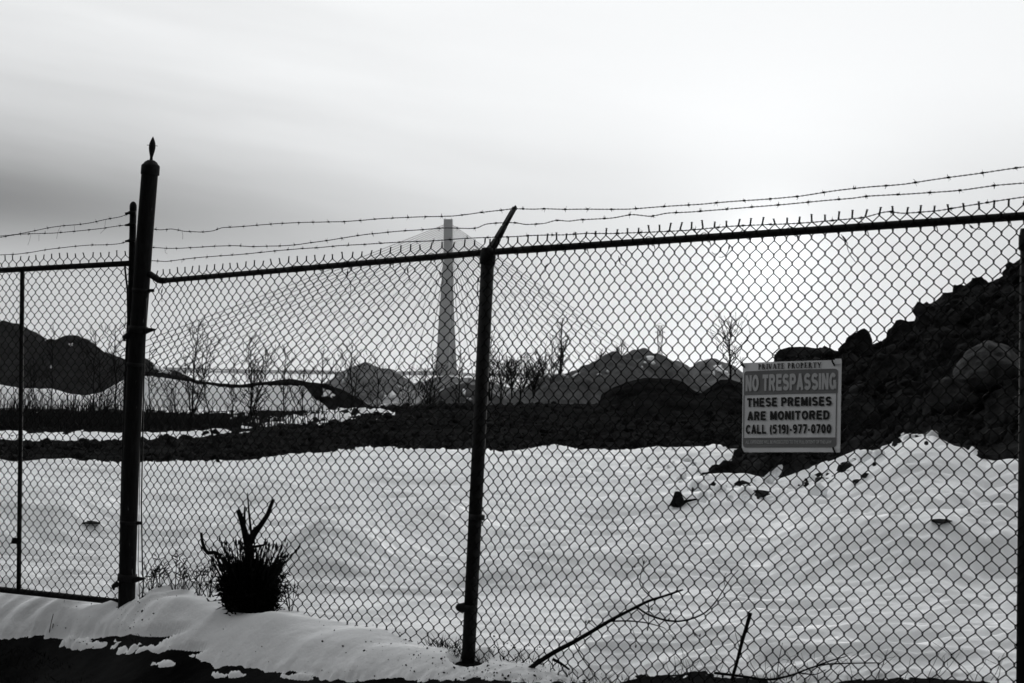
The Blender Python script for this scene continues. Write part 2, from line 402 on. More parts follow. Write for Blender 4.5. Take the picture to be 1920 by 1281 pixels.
pile('gravel_pile', 'black rounded mound at the far left edge behind the gate', [(22, 604, 0), (-30, 612, 2), (48, 622, 1)], M_coal, 118, .62, 1, group=G)
pile('gravel_pile', 'black double-topped mound just left of the thick gate post', [(132, 627, 0), (104, 636, 2), (158, 640, -1)], M_coal, 114, .62, 2, group=G)
pile('gravel_pile', 'low dark ridge running down from the thick gate post', [(225, 672, 3, .8), (264, 671, 0, .85), (205, 676, 1, .7)], M_coal, 122, .55, 3, group=G)
pile('gravel_pile', 'grey rounded pile standing alone left of the bridge tower', [(686, 682, 0), (708, 688, 1)], M_gravel, 122, .60, 4, group=G, cap=.14)
pile('gravel_pile', 'low grey pile with a snowy flank directly below the bridge tower', [(840, 705, 0, .55), (872, 709, 3, .45), (908, 719, 2, .5)], M_gravel, 126, .5, 5, group=G)
pile('gravel_pile', 'dark grey pile behind the leaning middle fence post', [(868, 719, 0, .85), (890, 723, 0, .85)], M_gravel2, 104, .62, 6, group=G, cap=.12)
pile('gravel_pile', 'tallest grey pile with a pointed top and snow patches on its right face', [(1205, 651, 0), (1185, 658, 2), (1222, 664, -3)], mat('grey_aggregate', .12, 1.0, var=.35, scale=1.2, bump=.5, bscale=5, dist=.12, spec=0, spots=(.73, .7, .4)), 126, .62, 7, group=G, res=140, cap=.05)
pile('gravel_pile', 'broad darker grey shoulder pile leaning against the left of the tallest one', [(1150, 663, 0), (1120, 676, 1), (1085, 694, -2), (1055, 701, -3), (1022, 707, -2)], mat('shoulder_gravel', .11, 1.0, var=.3, scale=1.5, bump=.6, bscale=4, dist=.15, spec=0, spots=(.71, .7, .45)), 119, .60, 27, group=G, res=150, cap=.05)
pile('gravel_pile', 'small grey pile tucked against the right of the largest pile', [(1258, 675, 0), (1280, 688, 0)], M_gravel, 128, .62, 8, group=G)
pile('gravel_pile', 'grey pile behind the left edge of the sign', [(1330, 672, 0), (1350, 679, 2), (1372, 692, 1)], M_gravel, 126, .58, 9, group=G)
pile('gravel_pile', 'low pale pile with snow streaks between the lone pile and the tower', [(775, 742, 0, .6), (735, 722, 5, .6), (760, 733, 3, .6)], mat('snowy_gravel', .30, .95, var=.3, scale=.8, bump=.4, bscale=5, dist=.1, spots=(.6, .75, .5)), 116, .5, 10, group=G)
bpy.context.view_layer.update()
def snow_patch(o, px, py, wpx, hpx, tilt, seed):
    hit, loc, nrm, _ = o.ray_cast(CAM, ray(px, py).normalized())
    if not hit: return
    d = loc.y/F; right = ROT @ Vector((math.cos(tilt), math.sin(tilt), 0)); t1 = (right-nrm*right.dot(nrm)).normalized(); t2 = nrm.cross(t1)
    rk = rock_mb((0, 0, 0), 1, seed, (1, 1, 1), 3, 3, .8); mb = MB()
    st = min(3.0, 1/max(.25, abs(t2.dot(ROT @ Vector((0, 1, 0))))))
    mb.add([loc+t1*v.x*wpx*d+t2*v.y*hpx*d*st+nrm*v.z*.10 for v in rk.v], rk.f)
    p = mb.build('snow_patch', M_snow, o)
def find(txt): return [o for o in bpy.data.objects if txt in str(o.get('label', ''))][0]
for txt, L_ in (('tallest grey pile', ((1219, 672, 8, 5, -.5), (1224, 681, 4, 4, 0), (1210, 681, 2.5, 2, 0), (1204, 690, 2, 3, 0), (1190, 712, 9, 2.2, .75))), ('broad darker grey shoulder', ((1078, 705, 9, 2, .3), (1060, 706, 6, 1.6, .2), (1124, 703, 4, 1.8, .5), (1140, 697, 3, 2, .4))),
                ('grey pile behind the left edge', ((1344, 690, 8, 6, -.5), (1358, 699, 10, 5, -.6), (1338, 702, 4, 5, 0))), ('grey rounded pile standing alone', ((648, 706, 2, 9, 0), (643, 716, 2, 6, 0))), ('dark grey pile behind', ((870, 735, 3, 5, 0), (879, 749, 5, 1.6, -.1))),
                ('low grey pile with a snowy flank', ((862, 722, 8, 3, .1), (880, 723, 9, 1.8, 0), (832, 733, 6, 4, .4))), ('black double-topped', ((133, 647, 4, 3, .4), (96, 688, 2, 3, 0))), ('black rounded mound at the far left', ((86, 641, 3, 5, -.5),)), ('low dark ridge running', ((298, 691, 15, 4, -.5), (310, 698, 10, 2.5, -.5))), ('low pale pile', ((748, 726, 12, 3, .2), (735, 741, 6, 8, .6)))):
    o = find(txt)
    for i, a in enumerate(L_): snow_patch(o, *a, 500+i)
# snow covered bank with a bare dark crest (left middle distance)
BANK = [(-160, 716), (0, 721), (40, 728), (100, 729), (130, 738), (160, 742), (190, 736), (225, 715), (258, 702), (285, 699), (310, 704), (340, 710), (380, 717), (420, 722), (450, 724), (485, 719), (510, 717), (545, 713), (580, 719), (615, 722), (650, 735), (700, 765), (728, 785)]
def bank_pt(u, v):
    px = lerp(-170, 735, u); Yr = 88; r = at(px, pl(BANK, px)+1.2*n3(px*.06, 3), Yr)
    k = [(0, -.12), (.08, 0), (.45, .93), (.52, 1), (.6, .97), (1, -.1)]
    Y = Yr + lerp(-4.6, 4.6, v); zb = base_z(r.x, Y)-.1
    z = zb+(r.z-zb)*pl(k, v)
    return (r.x*Y/Yr, Y, z+.05*fbm(r.x*.9, Y*.9, 4)*(1 if v < .5 else .4))
tag(grid('hill', M_snow, 320, 46, bank_pt), kind='structure')
# bare dark soil over the crest and the right flank of that bank
def crest_pt(u, v):
    px = lerp(245, 740, u); Yr = 88; cover = pl([(245, .05), (290, .10), (330, .06), (420, .07), (470, .10), (500, .08), (540, .16), (570, .12), (590, .35), (640, .75), (740, .95)], px)
    cover += .05*n3(px*.05, 1)+.03*n3(px*.2, 2)
    vv = lerp(.5-cover*.47, .56, v)
    X, Y, z = bank_pt((px+170)/905.0 if px < 735 else 1, vv)
    e = min(1, 6*v, 6*(1-v)); hole = sm(.12, .3, fbm(X*.55, Y*1.1, 6))*sm(590, 640, px)
    return (X, Y, z+.10*(e-.3)-.35*hole)
tag(grid('soil_crest', M_dirt, 240, 30, crest_pt), kind='structure')

# ------------------------------------------------------------------ rubble heap on the right
HEAP = [(1335, 908), (1370, 884), (1395, 852), (1402, 770), (1440, 722), (1457, 690), (1464, 662), (1480, 654), (1500, 652), (1540, 655), (1560, 656), (1578, 664), (1596, 650), (1620, 648), (1650, 648), (1665, 640), (1700, 618), (1730, 578), (1770, 550), (1800, 540), (1830, 532), (1870, 524), (1900, 492), (1920, 479), (2000, 430), (2200, 380)]
def heap_pt(u, v):
    px = lerp(1330, 2190, u); yb = pl(HEAP_BASE, px); Yb = pl(HEAP_Y, px); Yr = lerp(Yb+1.5, 25, sm(1335, 1480, px))
    b = at(px, yb+6, Yb); r = at(px, pl(HEAP, px), Yr)
    if v < .75:
        t = v/.75; Y = lerp(Yb, Yr, t); z = lerp(b.z-.05+.16*sm(1600, 1480, px), r.z, t**.85)
        amp = .30*math.sin(math.pi*min(1, t))**.6*min(1, max(.1, (r.z-b.z)/1.0))
    else:
        t = (v-.75)/.25; Y = lerp(Yr, Yr+9, t); z = lerp(r.z, 0, t); amp = .12
    X = b.x/Yb*Y
    c = noise.voronoi(Vector((X*1.5, Y*1.5, z*1.5)))[0]
    z += amp*((c[1]-c[0])*1.5-.45) + amp*.6*fbm(X*2.5, Y*2.5, z*2.5) + .03*fbm(X*9, Y*9, 1)
    if t < .02 and v < .75: z -= .1
    return (X, Y, z)
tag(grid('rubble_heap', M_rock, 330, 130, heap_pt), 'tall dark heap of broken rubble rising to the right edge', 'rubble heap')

BG = 'boulders on the rubble heap'
def boulder(px, py, Y, wpx, hpx, label, seed, m=None, group=BG, cuts=14, name='boulder', nz=.12):
    c = at(px, py, Y); s = Y/F
    o = rock_mb((0, 0, 0), 1, seed, (wpx*s, wpx*s*.8, hpx*s), cuts, nz=nz).build(name, m or M_rock, None, smooth=False)
    o.location = c; tag(o, label, 'boulder', group); return o
boulder(1612, 655, 24.2, 42, 38, 'upright pointed black boulder standing on the heap skyline', 3)
boulder(1684, 640, 24.2, 34, 40, 'squat black boulder on the skyline right of the pointed one', 5)
boulder(1515, 672, 24.2, 64, 26, 'long flat-topped black slab of rock just above the sign', 8)
boulder(1832, 542, 24.6, 26, 28, 'rounded black boulder near the top of the heap skyline', 11)
boulder(1800, 556, 24.6, 20, 24, 'small knobbly rock left of the rounded top boulder', 13)
boulder(1742, 586, 24.6, 22, 20, 'small rock on the steep middle slope of the heap skyline', 15)
boulder(1862, 690, 17.4, 74, 52, 'large rounded boulder with paler grey face beside the right fence post', 21, M_rockl, cuts=7)
boulder(1790, 750, 17.2, 55, 42, 'broad grey-flecked boulder leaning below the large pale-faced one', 23, mat('mid_boulder', 0.02, .95, var=.7, scale=4, bump=.8, bscale=9, dist=.05))
boulder(1895, 770, 16.4, 62, 45, 'black block at the foot of the heap under the large pale-faced boulder', 25)
boulder(1890, 848, 15.0, 66, 26, 'low black rock half sunk in snow at the right edge', 27)
boulder(1610, 790, 18.6, 60, 45, 'dark rough boulder right of the sign at mid height', 31)
boulder(1690, 700, 20.5, 60, 45, 'dark broad boulder in the middle of the heap face', 33)
boulder(1640, 850, 17.8, 40, 24, 'dark rough stone at the foot of the heap where snow rises', 35)
boulder(1505, 885, 17.6, 48, 26, 'dark stone under the lower right corner of the sign', 37)
boulder(1405, 885, 18.2, 42, 18, 'dark low stone under the lower left corner of the sign', 39)
boulder(1447, 893, 17.2, 10, 28, 'pale elongated rock leaning below the sign', 41, M_log, cuts=8).rotation_euler = (0, .75, 0)
boulder(1425, 912, 17.0, 13, 9, 'small pale stone at the lower end of the leaning pale rock', 43, M_log, cuts=8)
def scatter(mb, n, place, rmin, rmax, seed):
    """angular stones, each a cut little icosahedron"""
    rnd = random.Random(seed); bm = bmesh.new(); bmesh.ops.create_icosphere(bm, subdivisions=1, radius=1); V = [v.co.copy() for v in bm.verts]; Fs = [tuple(v.index for v in f.verts) for f in bm.faces]; bm.free()
    for _ in range(n):
        p = place(rnd)
        if p is None: continue
        r = rmin*(rmax/rmin)**(rnd.random()**2.2); q = Matrix.Rotation(rnd.uniform(0, 6.3), 3, Vector((rnd.gauss(0, 1), rnd.gauss(0, 1), rnd.gauss(0, 1))).normalized())
        sx, sy, sz = rnd.uniform(.6, 1.3), rnd.uniform(.6, 1.3), rnd.uniform(.5, 1.0)
        mb.add([p+(q @ Vector((v.x*sx, v.y*sy, v.z*sz)))*r*rnd.uniform(.78, 1.12) for v in V], Fs)
mb = MB()
def on_heap(rnd):
    u = rnd.uniform(.0, .9); v = rnd.uniform(.03, .75); q = Vector(heap_pt(u, v)); q.z -= .05*sm(.6, .75, v); return q
scatter(mb, 5200, on_heap, .03, .17, 4)
def spill(rnd):
    px = rnd.uniform(1290, 1760); py = pl(HEAP_BASE, px)+abs(rnd.gauss(0, 13))
    p = gp(px, py, 0.2)
    for _ in range(6): p = gp(px, py, snow_z(p.x, p.y))
    return p
scatter(mb, 80, spill, .02, .10, 14)
mb.build('rubble', M_rock, None, smooth=False).__setitem__('kind', 'stuff')
mb = MB(); scatter(mb, 150, spill, .02, .09, 24)
def lumps(rnd):
    px = rnd.uniform(1180, 1420); return on_snow(px, 880+rnd.gauss(0, 22))
scatter(mb, 40, lumps, .02, .07, 25)
mb.build('snow_clumps', M_snow, None).__setitem__('kind', 'stuff')
mb = MB()
def on_berm(rnd):
    px = rnd.uniform(-100, 1420); Y = 1/rnd.uniform(1/56, 1/24)
    if rnd.random() > sm(150, 900, px)+.25: return None
    p = at(px, 800, Y); q = Vector((p.x, Y, 0)); py = proj((p.x, Y, ground_z(p.x, Y)))[1]
    if py > pl(SNOW_FAR, px)-3: return None
    q.z = ground_z(q.x, q.y)+.01; return q
scatter(mb, 5200, on_berm, .03, .17, 6)
mb.build('clods', M_rock, None, smooth=False).__setitem__('kind', 'stuff')
# low dark spoil in front of the big grey pile
SG = 'low dark spoil mounds on the berm'
def spoil(label, pts, x0, x1, Y, W, seed, ybase):
    def f(u, v):
        px = lerp(x0, x1, u); r = at(px, pl(pts, px)+1.5*n3(px*.07, seed), Y); yy = Y+lerp(-W, W*1.2, v)
        zb = ground_z(r.x*yy/Y, yy)-.25; k = 1-abs(lerp(-1, 1, v)); k = sm(0, .75, k)**.8 
        e = sm(0, .06, u)*sm(1, .94, u)
        c = noise.voronoi(Vector((r.x*1.3, yy*1.3, seed)))[0]
        return (r.x*yy/Y, yy, lerp(zb, r.z, k*e)+.10*k*((c[1]-c[0])-.3)*(1 if k < .9 else .5))
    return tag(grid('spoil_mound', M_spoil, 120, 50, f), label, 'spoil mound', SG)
spoil('long flat-topped black mound left of the sign', [(1118, 760), (1126, 742), (1150, 728), (1180, 715), (1215, 709), (1255, 711), (1280, 716), (1300, 732), (1320, 740)], 1116, 1330, 52, 4, 2, 775)
spoil('pointed black mound touching the left edge of the sign', [(1300, 752), (1330, 728), (1350, 712), (1370, 711), (1390, 718), (1430, 735), (1480, 760)], 1290, 1490, 47, 4, 4, 775)
spoil('squat black mound in front of the long flat-topped one', [(1185, 752), (1205, 738), (1240, 736), (1300, 745), (1345, 738), (1400, 745), (1450, 770)], 1180, 1460, 42, 3, 6, 790)
spoil('low dark hump of soil above the left snow strip behind the reeds', [(430, 776), (470, 772), (520, 771), (560, 776), (600, 774), (650, 772), (690, 778), (720, 790)], 420, 730, 62, 3, 8, 790)

# ------------------------------------------------------------------ gate post
pb, pt = at(236.5, 1147, Y_GATE), at(282.5, 312, Y_GATE)
ax = (pt-pb).normalized(); PH = (pt-pb).length
gpst = thing('gate_post', 'thick dark round gate post with spear finial, flaking paint and a slight lean', 'gate post', pb)
POSTC = [(312, 282), (430, 272.5), (545, 264.5), (620, 258.5), (700, 253.5), (800, 249), (860, 246), (960, 242.5), (1060, 239.5), (1147, 236.5)]
sp = [at(pl(POSTC, y), y, Y_GATE) for y in range(312, 1190, 22)]; sp[0] = at(282, 312, Y_GATE)
for _ in range(4): sp = [sp[0]]+[(sp[i-1]+sp[i]*2+sp[i+1])/4 for i in range(1, len(sp)-1)]+[sp[-1]]
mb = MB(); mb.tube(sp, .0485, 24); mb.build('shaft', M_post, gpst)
ax = (sp[0]-sp[5]).normalized()
mb = MB(); mb.lathe(pt-ax*.05, ax, [(0, .052), (.002, .054), (.05, .054), (.058, .050), (.062, .044), (.074, .036), (.085, .020), (.088, .0)], 24); capo = mb.build('post_cap', M_steel, gpst)
tip = at(287, 256, Y_GATE); fa = pt+ax*.034; fl = (tip-fa).length; fd = (tip-fa)
mb = MB(); mb.lathe(fa, fd, [(0, .011), (fl*.06, .009), (fl*.14, .0085), (fl*.25, .012), (fl*.38, .0165), (fl*.50, .0190), (fl*.62, .0195), (fl*.72, .0170), (fl*.82, .0125), (fl*.92, .0065), (fl, .0006)], 14)
fin = mb.build('finial', M_steel, gpst)
mb = MB(); q = fa+fd*.62; mb.tube([q-Vector((.032, 0, -.003)), q+Vector((.030, 0, -.002))], .0018, 5); mb.build('finial_pin', M_steel, gpst)
def on_post(py): return at(pl(POSTC, py), py, Y_GATE)
for py, d in ((618, 1), (1083, 1)):             # hinge pintles pointing right
    c = on_post(py); mb = MB()
    mb.lathe(c-ax*.02, ax, [(0, .056), (.04, .056)], 20)
    e = c+Vector((.115, -.05, 0)); mb.tube([c+Vector((.035, -.02, -.012)), c+Vector((.072, -.03, -.004)), e], [.022, .014, .004], 8)
    mb.tube([c-Vector((.045, .02, .03)), c-Vector((.075, .03, .05)), c-Vector((.07, .03, .07))], [.02, .014, .006], 7)
    mb.build('hinge_band', M_steel, gpst)
for py in (545, 684, 980):
    c = on_post(py); mb = MB(); mb.lathe(c-ax*.011, ax, [(0, .053), (.022, .053)], 20)
    if py != 684: mb.box(c+Vector((.062, -.02, 0)), Vector((.018, -.006, 0)), Vector((.002, .006, 0)), Vector((0, 0, .009)))
    mb.build('brace_band', M_steel, gpst)

# ------------------------------------------------------------------ chain link mesh
def chain_mesh(mb, BL, BR, TL, TR, cols, rows, wr=.0023, barbs=True, sides=5, top_extra=.5, wob=.0036, seed=1):
    """real chain link: zig-zag pickets hooked into their neighbours"""
    nrm = (BR-BL).cross(TL-BL).normalized()
    def P(u, v, off=0.0):
        p = lerp(lerp(BL, BR, u), lerp(TL, TR, u), v)
        w = wob*2
        return p + nrm*(off+.012*n3(p.x*1.5, p.z*1.5, seed)) + (BR-BL).normalized()*.010*n3(p.x*1.1+p.y, p.z*2.1, seed+6) + Vector((w*n3(p.x*5, p.y*5+p.z*5, seed), w*n3(p.x*5+9, p.z*5, seed), w*n3(p.x*4, p.z*4, seed+3)))
    du = 1.0/cols; dv = 1.0/rows              # one picket spans half a diamond
    for i in range(cols):
        pts = []
        for j in range(rows*2+1):
            right = ((j+i) % 2 == 0)
            ov = .06*du                         # hooks overlap the neighbour a little
            uu = min(1, max(0, (i+1)*du+ov if right else i*du-ov))
            vv = j*dv*.5; s = 1 if right else -1; hv = dv*.06
            pts.append(P(uu, max(0, vv-hv), .0022*s)); pts.append(P(uu, min(1, vv+hv), -.0022*s))
        mb.tube(pts, wr, sides, caps=False)
        if barbs and (rows*2+i) % 2 == 0:
            # twisted barb above the upper apex
            top = P((i+1)*du, 1.0); up = (TL-BL).normalized(); b0 = top
            rr = random.Random(i*7+seed); lean = Vector((rr.gauss(0, .12), rr.gauss(0, .10), 0)); ln = .022*rr.uniform(.75, 1.2)
            for k in (0, 1):
                tw = []
                for q in range(7):
                    a = q*1.5+k*math.pi; rad = .0019+(.0012 if q == 6 else 0)
                    tw.append(b0+(up+lean)*(ln*q/6)+(BR-BL).normalized()*math.cos(a)*rad+nrm*math.sin(a)*rad)
                mb.tube(tw, wr*1.05, 4)

# ------------------------------------------------------------------ fence
mid_b, mid_t = at(877.5, 1245, Y_MID), at(914.5, 486, Y_MID)
right_b, right_t = at(1921, 1410, Y_RIGHT), at(1930, 456, Y_RIGHT)
fence = thing('chain_link_fence', 'dark chain link fence with leaning posts and top rail right of the gate post', 'fence', mid_b)
def fpost(b, t, label=None):
    a = (t-b).normalized(); h = (t-b).length
    mb = MB(); mb.lathe(b-a*.15, a, [(0, .0302), (h+.13, .0302)], 18); o = mb.build('post', M_steel, fence)
    if label: o['label'] = label
    mb = MB(); mb.lathe(t-a*.025, a, [(0, .033), (.003, .036), (.05, .036), (.055, .033), (.075, .03)], 18); cp = mb.build('post_cap', M_steel, o)
    cp.location = (0, 0, 0)
    return o
fpost(mid_b, mid_t, 'leaning middle fence post'); fpost(right_b, right_t, 'fence post at the right edge of the photo')
# rail
r0, r1, r2 = at(300, 527, Yf(300)), at(917, 473, Y_MID-.01), at(1924, 405, Y_RIGHT)
r3 = r2+(r2-r1)*.75
mb = MB()
def line(a, b, n): return [lerp(a, b, i/n) for i in range(n+1)]
mb.tube(line(r0, r1, 12)+line(r1, r3, 12)[1:], .0150, 12)
el = at(281, 514, Y_GATE-.02); mb.tube([el, lerp(el, r0, .8), r0+Vector((.004, 0, .002)), lerp(r0, r1, .02)], .0185, 10)
mb.tube([lerp(r1, r2, .075), lerp(r1, r2, .13)], .0163, 12); mb.tube([lerp(r0, r1, .45), lerp(r0, r1, .5)], .0163, 12)
mb.build('top_rail', M_steel, fence)
up = .038
off = Vector((-.698, -.716, 0))*.022             # mesh hangs on the near face
bl0, tl0 = at(259, 1150, Yf(263)-.05), at(286, 536, Yf(290)-.05)
mb = MB()
chain_mesh(mb, bl0, mid_b+Vector((0, 0, .02))+off, tl0+Vector((0, 0, .066)), r1+Vector((0, 0, up))+off, 75, 29, seed=2)
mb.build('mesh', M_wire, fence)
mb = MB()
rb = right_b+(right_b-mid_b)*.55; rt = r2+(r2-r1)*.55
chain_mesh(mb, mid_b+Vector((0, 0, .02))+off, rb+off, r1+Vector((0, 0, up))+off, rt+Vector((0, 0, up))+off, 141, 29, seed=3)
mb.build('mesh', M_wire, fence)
# arm carrying the strands
a0, a1 = at(918, 474, Y_MID), at(965, 389, Y_MID+.115)
mb = MB(); ad = (a1-a0); sidev = Vector((.716, -.698, 0)); w = ad.cross(sidev).normalized()
for k0, k1, wd0, wd1 in ((-.04, .30, .027, .021), (.32, .58, .020, .0155), (.60, .93, .0145, .0115), (.95, 1.0, .011, .009)):
    n = len(mb.v)
    for kk, wd in ((k0, wd0), (k1, wd1)):
        c = a0+ad*kk
        for sx, sy in ((-1, -1), (1, -1), (1, 1), (-1, 1)): mb.v.append(c+sidev*sx*wd+w*sy*.006)
    mb.f += [(n, n+1, n+5, n+4), (n+1, n+2, n+6, n+5), (n+2, n+3, n+7, n+6), (n+3, n, n+4, n+7), (n+3, n+2, n+1, n), (n+4, n+5, n+6, n+7)]
mb.box(a0+ad*.5+sidev*.004, sidev*.008, w*.007, ad*.46)
mb.lathe(a1-Vector((0, 0, .012)), Vector((.2, .2, 1)), [(0, .009), (.012, .009), (.022, .003)], 8)
mb.lathe(mid_t-Vector((0, 0, .0)), Vector((.03, 0, 1)), [(0, .030), (.03, .030), (.045, .024), (.055, .0)], 14)
mb.build('barbed_wire_arm', M_steel, fence)

def barbed(mb, poly, depth, step=.132, seed=0, wav=1.0, stray=()):
    rnd = random.Random(seed)
    base = [at(x, y, depth(x)) for x, y in poly]
    # resample
    pts = []; 
    for a, b in zip(base, base[1:]):
        n = max(2, int((b-a).length/.012)); pts += [lerp(a, b, i/n) for i in range(n)]
    pts.append(base[-1])
    sp = []; L_ = 0; ds = []
    for i, p in enumerate(pts):
        if i: L_ += (p-pts[i-1]).length
        ds.append(L_)
        sp.append(p+Vector((0, 0, wav*(.0035*n3(L_*4, seed)+.005*n3(L_*1.6, seed+4)))))
    # smooth corners
    for _ in range(3): sp = [sp[0]]+[(sp[i-1]+sp[i]*2+sp[i+1])/4 for i in range(1, len(sp)-1)]+[sp[-1]]
    for k in (0, 1):
        q = []
        for p, d in zip(sp, ds):
            a = d/.042*2*math.pi+k*math.pi; q.append(p+Vector((.35*math.cos(a), -.3*math.cos(a), math.sin(a)))*.0019)
        mb.tube(q, .00125, 4)
    d = rnd.uniform(.03, .1); i = 0
    while d < L_:
        while i < len(ds)-2 and ds[i+1] < d: i += 1
        p = sp[i]; t = (sp[i+1]-sp[i]).normalized()
        mb.tube([p-t*.008, p-t*.003, p+t*.003, p+t*.008], [.0025, .0045, .0045, .0025], 5)
        for _ in range(4):
            v = Vector((rnd.gauss(0, 1), rnd.gauss(0, 1), rnd.gauss(0, 1))); v = (v-t*v.dot(t)*.8).normalized()
            mb.tube([p+t*rnd.uniform(-.005, .005), p+v*rnd.uniform(.011, .017)], [.0012, .0005], 3)
        d += step*rnd.uniform(.9, 1.1)
    for (x, y, pts2) in stray:
        mb.tube([at(a, b, depth(a)) for a, b in pts2], .0009, 3)
shift = lambda x: Yf(x)+.11
STR = [
 ([(278, 428), (300, 431), (322, 429), (345, 434), (378, 435), (400, 433), (416, 427), (470, 424), (520, 419), (560, 418), (600, 417), (640, 416), (700, 411), (780, 407), (850, 404), (900, 398), (940, 395), (962, 392), (1000, 393), (1020, 392), (1060, 394), (1110, 393), (1180, 392), (1250, 387), (1320, 383), (1400, 376), (1500, 368), (1560, 359), (1640, 349), (1700, 344), (1790, 331), (1860, 322), (1925, 313), (1990, 305), (2250, 270)], ((345, 434, ((341, 434), (343, 442), (342, 449))),)),
 ([(282, 464), (310, 466), (340, 465), (400, 462), (435, 462), (470, 463), (520, 461), (560, 458), (620, 450), (690, 439), (760, 433), (830, 428), (880, 429), (897, 428), (908, 421), (930, 419), (955, 418), (970, 418), (985, 421), (1010, 419), (1025, 418), (1035, 413), (1050, 412), (1065, 415), (1085, 412), (1150, 409), (1185, 403), (1220, 407), (1250, 400), (1300, 398), (1400, 389), (1500, 380), (1600, 372), (1625, 368), (1700, 364), (1800, 356), (1870, 347), (1925, 343), (1990, 338), (2250, 310)], ((310, 466, ((309, 466), (310, 474), (314, 476))),)),
 ([(284, 489), (310, 491), (340, 487), (380, 482), (440, 478), (500, 472), (560, 467), (640, 461), (720, 456), (800, 452), (860, 448), (900, 446), (940, 444), (1000, 442), (1060, 441), (1100, 438), (1150, 438), (1210, 436), (1280, 432), (1370, 425), (1450, 420), (1540, 415), (1620, 408), (1650, 400), (1665, 396), (1690, 401), (1760, 396), (1820, 385), (1870, 377), (1925, 370), (1990, 360), (2250, 330)], ((340, 487, ((340, 487), (341, 493))),)),
]
for i, (poly, st) in enumerate(STR):
    mb = MB(); barbed(mb, poly, shift, seed=i*11+2, stray=st, wav=.8)
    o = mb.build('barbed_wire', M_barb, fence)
    o['label'] = ['topmost barbed wire strand', 'middle barbed wire strand', 'lowest barbed wire strand'][i]
# loose tie wires round the rail
for k, pts in enumerate([((652, 505), (651, 520), (656, 528), (658, 545), (657, 555)), ((764, 500), (765, 515), (768, 528), (771, 530)), ((824, 508), (826, 518), (831, 524), (830, 534), (824, 535), (818, 530)),
        ((305, 540), (302, 552), (304, 566)), ((1027, 494), (1020, 506), (1014, 515)), ((1352, 466), (1348, 474), (1340, 478), (1335, 473)), ((1368, 458), (1366, 470), (1357, 483), (1348, 482)),
        ((1577, 440), (1590, 455), (1588, 465), (1595, 480), (1604, 491)), ((1817, 421), (1826, 430), (1842, 430)), ((896, 520), (896, 532), (895, 555), (900, 566)), ((1160, 480), (1163, 495), (1170, 498))]):
    mb = MB(); P0 = [at(x, y, Yf(x)-.05) for x, y in pts]
    sp = []
    for a, b in zip(P0, P0[1:]): sp += line(a, b, 4)[:-1]
    sp.append(P0[-1])
    for _ in range(3): sp = [sp[0]]+[(sp[i-1]+sp[i]*2+sp[i+1])/4 for i in range(1, len(sp)-1)]+[sp[-1]]
    mb.tube(sp, .0014, 4); mb.tube(sp[1:4], .0035, 5)
    mb.build('tie_wire', M_barb, fence)
for t in (.06, .17, .22, .36, .47, .545, .63, .75, .86, .97):
    for A, B in ((r0, r1), (r1, r2)):
        c = lerp(A, B, t); mb = MB(); tt = (B-A).normalized(); n = tt.cross(Vector((0, 0, 1))).normalized(); u2 = Vector((0, 0, 1)); ring = []
        for q in range(12): a = q*.6; ring.append(c+tt*(.004*q-.02)+n*math.cos(a)*.0195+u2*math.sin(a)*.0195)
        ring.append(c+tt*.024-u2*.035); mb.tube(ring, .0017, 4); mb.build('tie_wire', M_barb, fence)
# stretcher bar and loose wires right of the gate post
mb = MB(); mb.tube([at(274, 560, Y_GATE-.04), at(270, 700, Y_GATE-.04), at(265, 950, Y_GATE-.04), at(267, 1060, Y_GATE-.04), at(269, 1100, Y_GATE-.04), at(264, 1142, Y_GATE-.04)], .0042, 6); mb.build('stretcher_bar', M_steel, fence)
mb = MB(); mb.tube([at(266, 700, Y_GATE-.06), at(262, 900, Y_GATE-.06), at(259, 1060, Y_GATE-.06), at(263, 1142, Y_GATE-.06)], .0022, 5); mb.build('tension_wire', M_barb, fence)
for px, py, s in ((877, 1140, -1), (891, 970, -1)):
    c = at(px+4, py, Y_MID-.02); mb = MB(); mb.lathe(c-Vector((0, 0, .012)), Vector((.045, 0, 1)), [(0, .033), (.024, .033)], 16)
    if py > 1000: mb.tube([c+Vector((-.03, 0, 0)), c+Vector((-.056, -.01, .004)), c+Vector((-.064, -.01, .002))], [.026, .016, .005], 7)
    mb.build('post_band', M_steel, fence)

# ------------------------------------------------------------------ gate leaf on the left
gb = at(226, 1130, Yg(226))
gate = thing('chain_link_gate', 'dark chain link gate leaf with its own barbed wire, left of the thick gate post', 'gate', gb)
UP = [at(x, y, 9.97) for x, y in ((249.7, 392), (249, 430), (247.5, 500), (246.5, 545), (245, 590), (239.5, 700), (236.5, 780), (234, 860), (231, 1000), (228, 1150))]
mb = MB(); mb.tube(UP, .0200, 14); d = (UP[0]-UP[1]).normalized(); mb.lathe(UP[0]-d*.012, d, [(0, .0205), (.02, .0215), (.035, .0205), (.046, .016), (.054, .009), (.057, 0)], 14); mb.build('end_upright', M_steel, gate)
gt = line(at(243, 494, Yg(243)), at(-160, 516, Yg(-160)), 6)
mb = MB(); mb.tube(gt, .0165, 12); mb.build('top_rail', M_steel, gate)
mb = MB(); mb.tube(line(at(226, 1129, Yg(226)), at(-160, 1089, Yg(-160)), 6), .018, 12); mb.build('bottom_rail', M_steel, gate)
mb = MB(); mb.tube(line(at(42, 507, Yg(42)), at(35, 1104, Yg(35)), 6), .0135, 10); mb.box(at(29, 1014, Yg(29)), Vector((.022, 0, 0)), Vector((0, .008, 0)), Vector((.004, 0, .018))); mb.build('middle_upright', M_steel, gate)
mb = MB(); mb.tube([at(234, 500, Yg(234)-.03), at(239, 545, Yg(239)-.03), at(240, 600, Yg(240)-.03)], .006, 6); mb.build('stretcher_bar', M_steel, gate)
mb = MB()
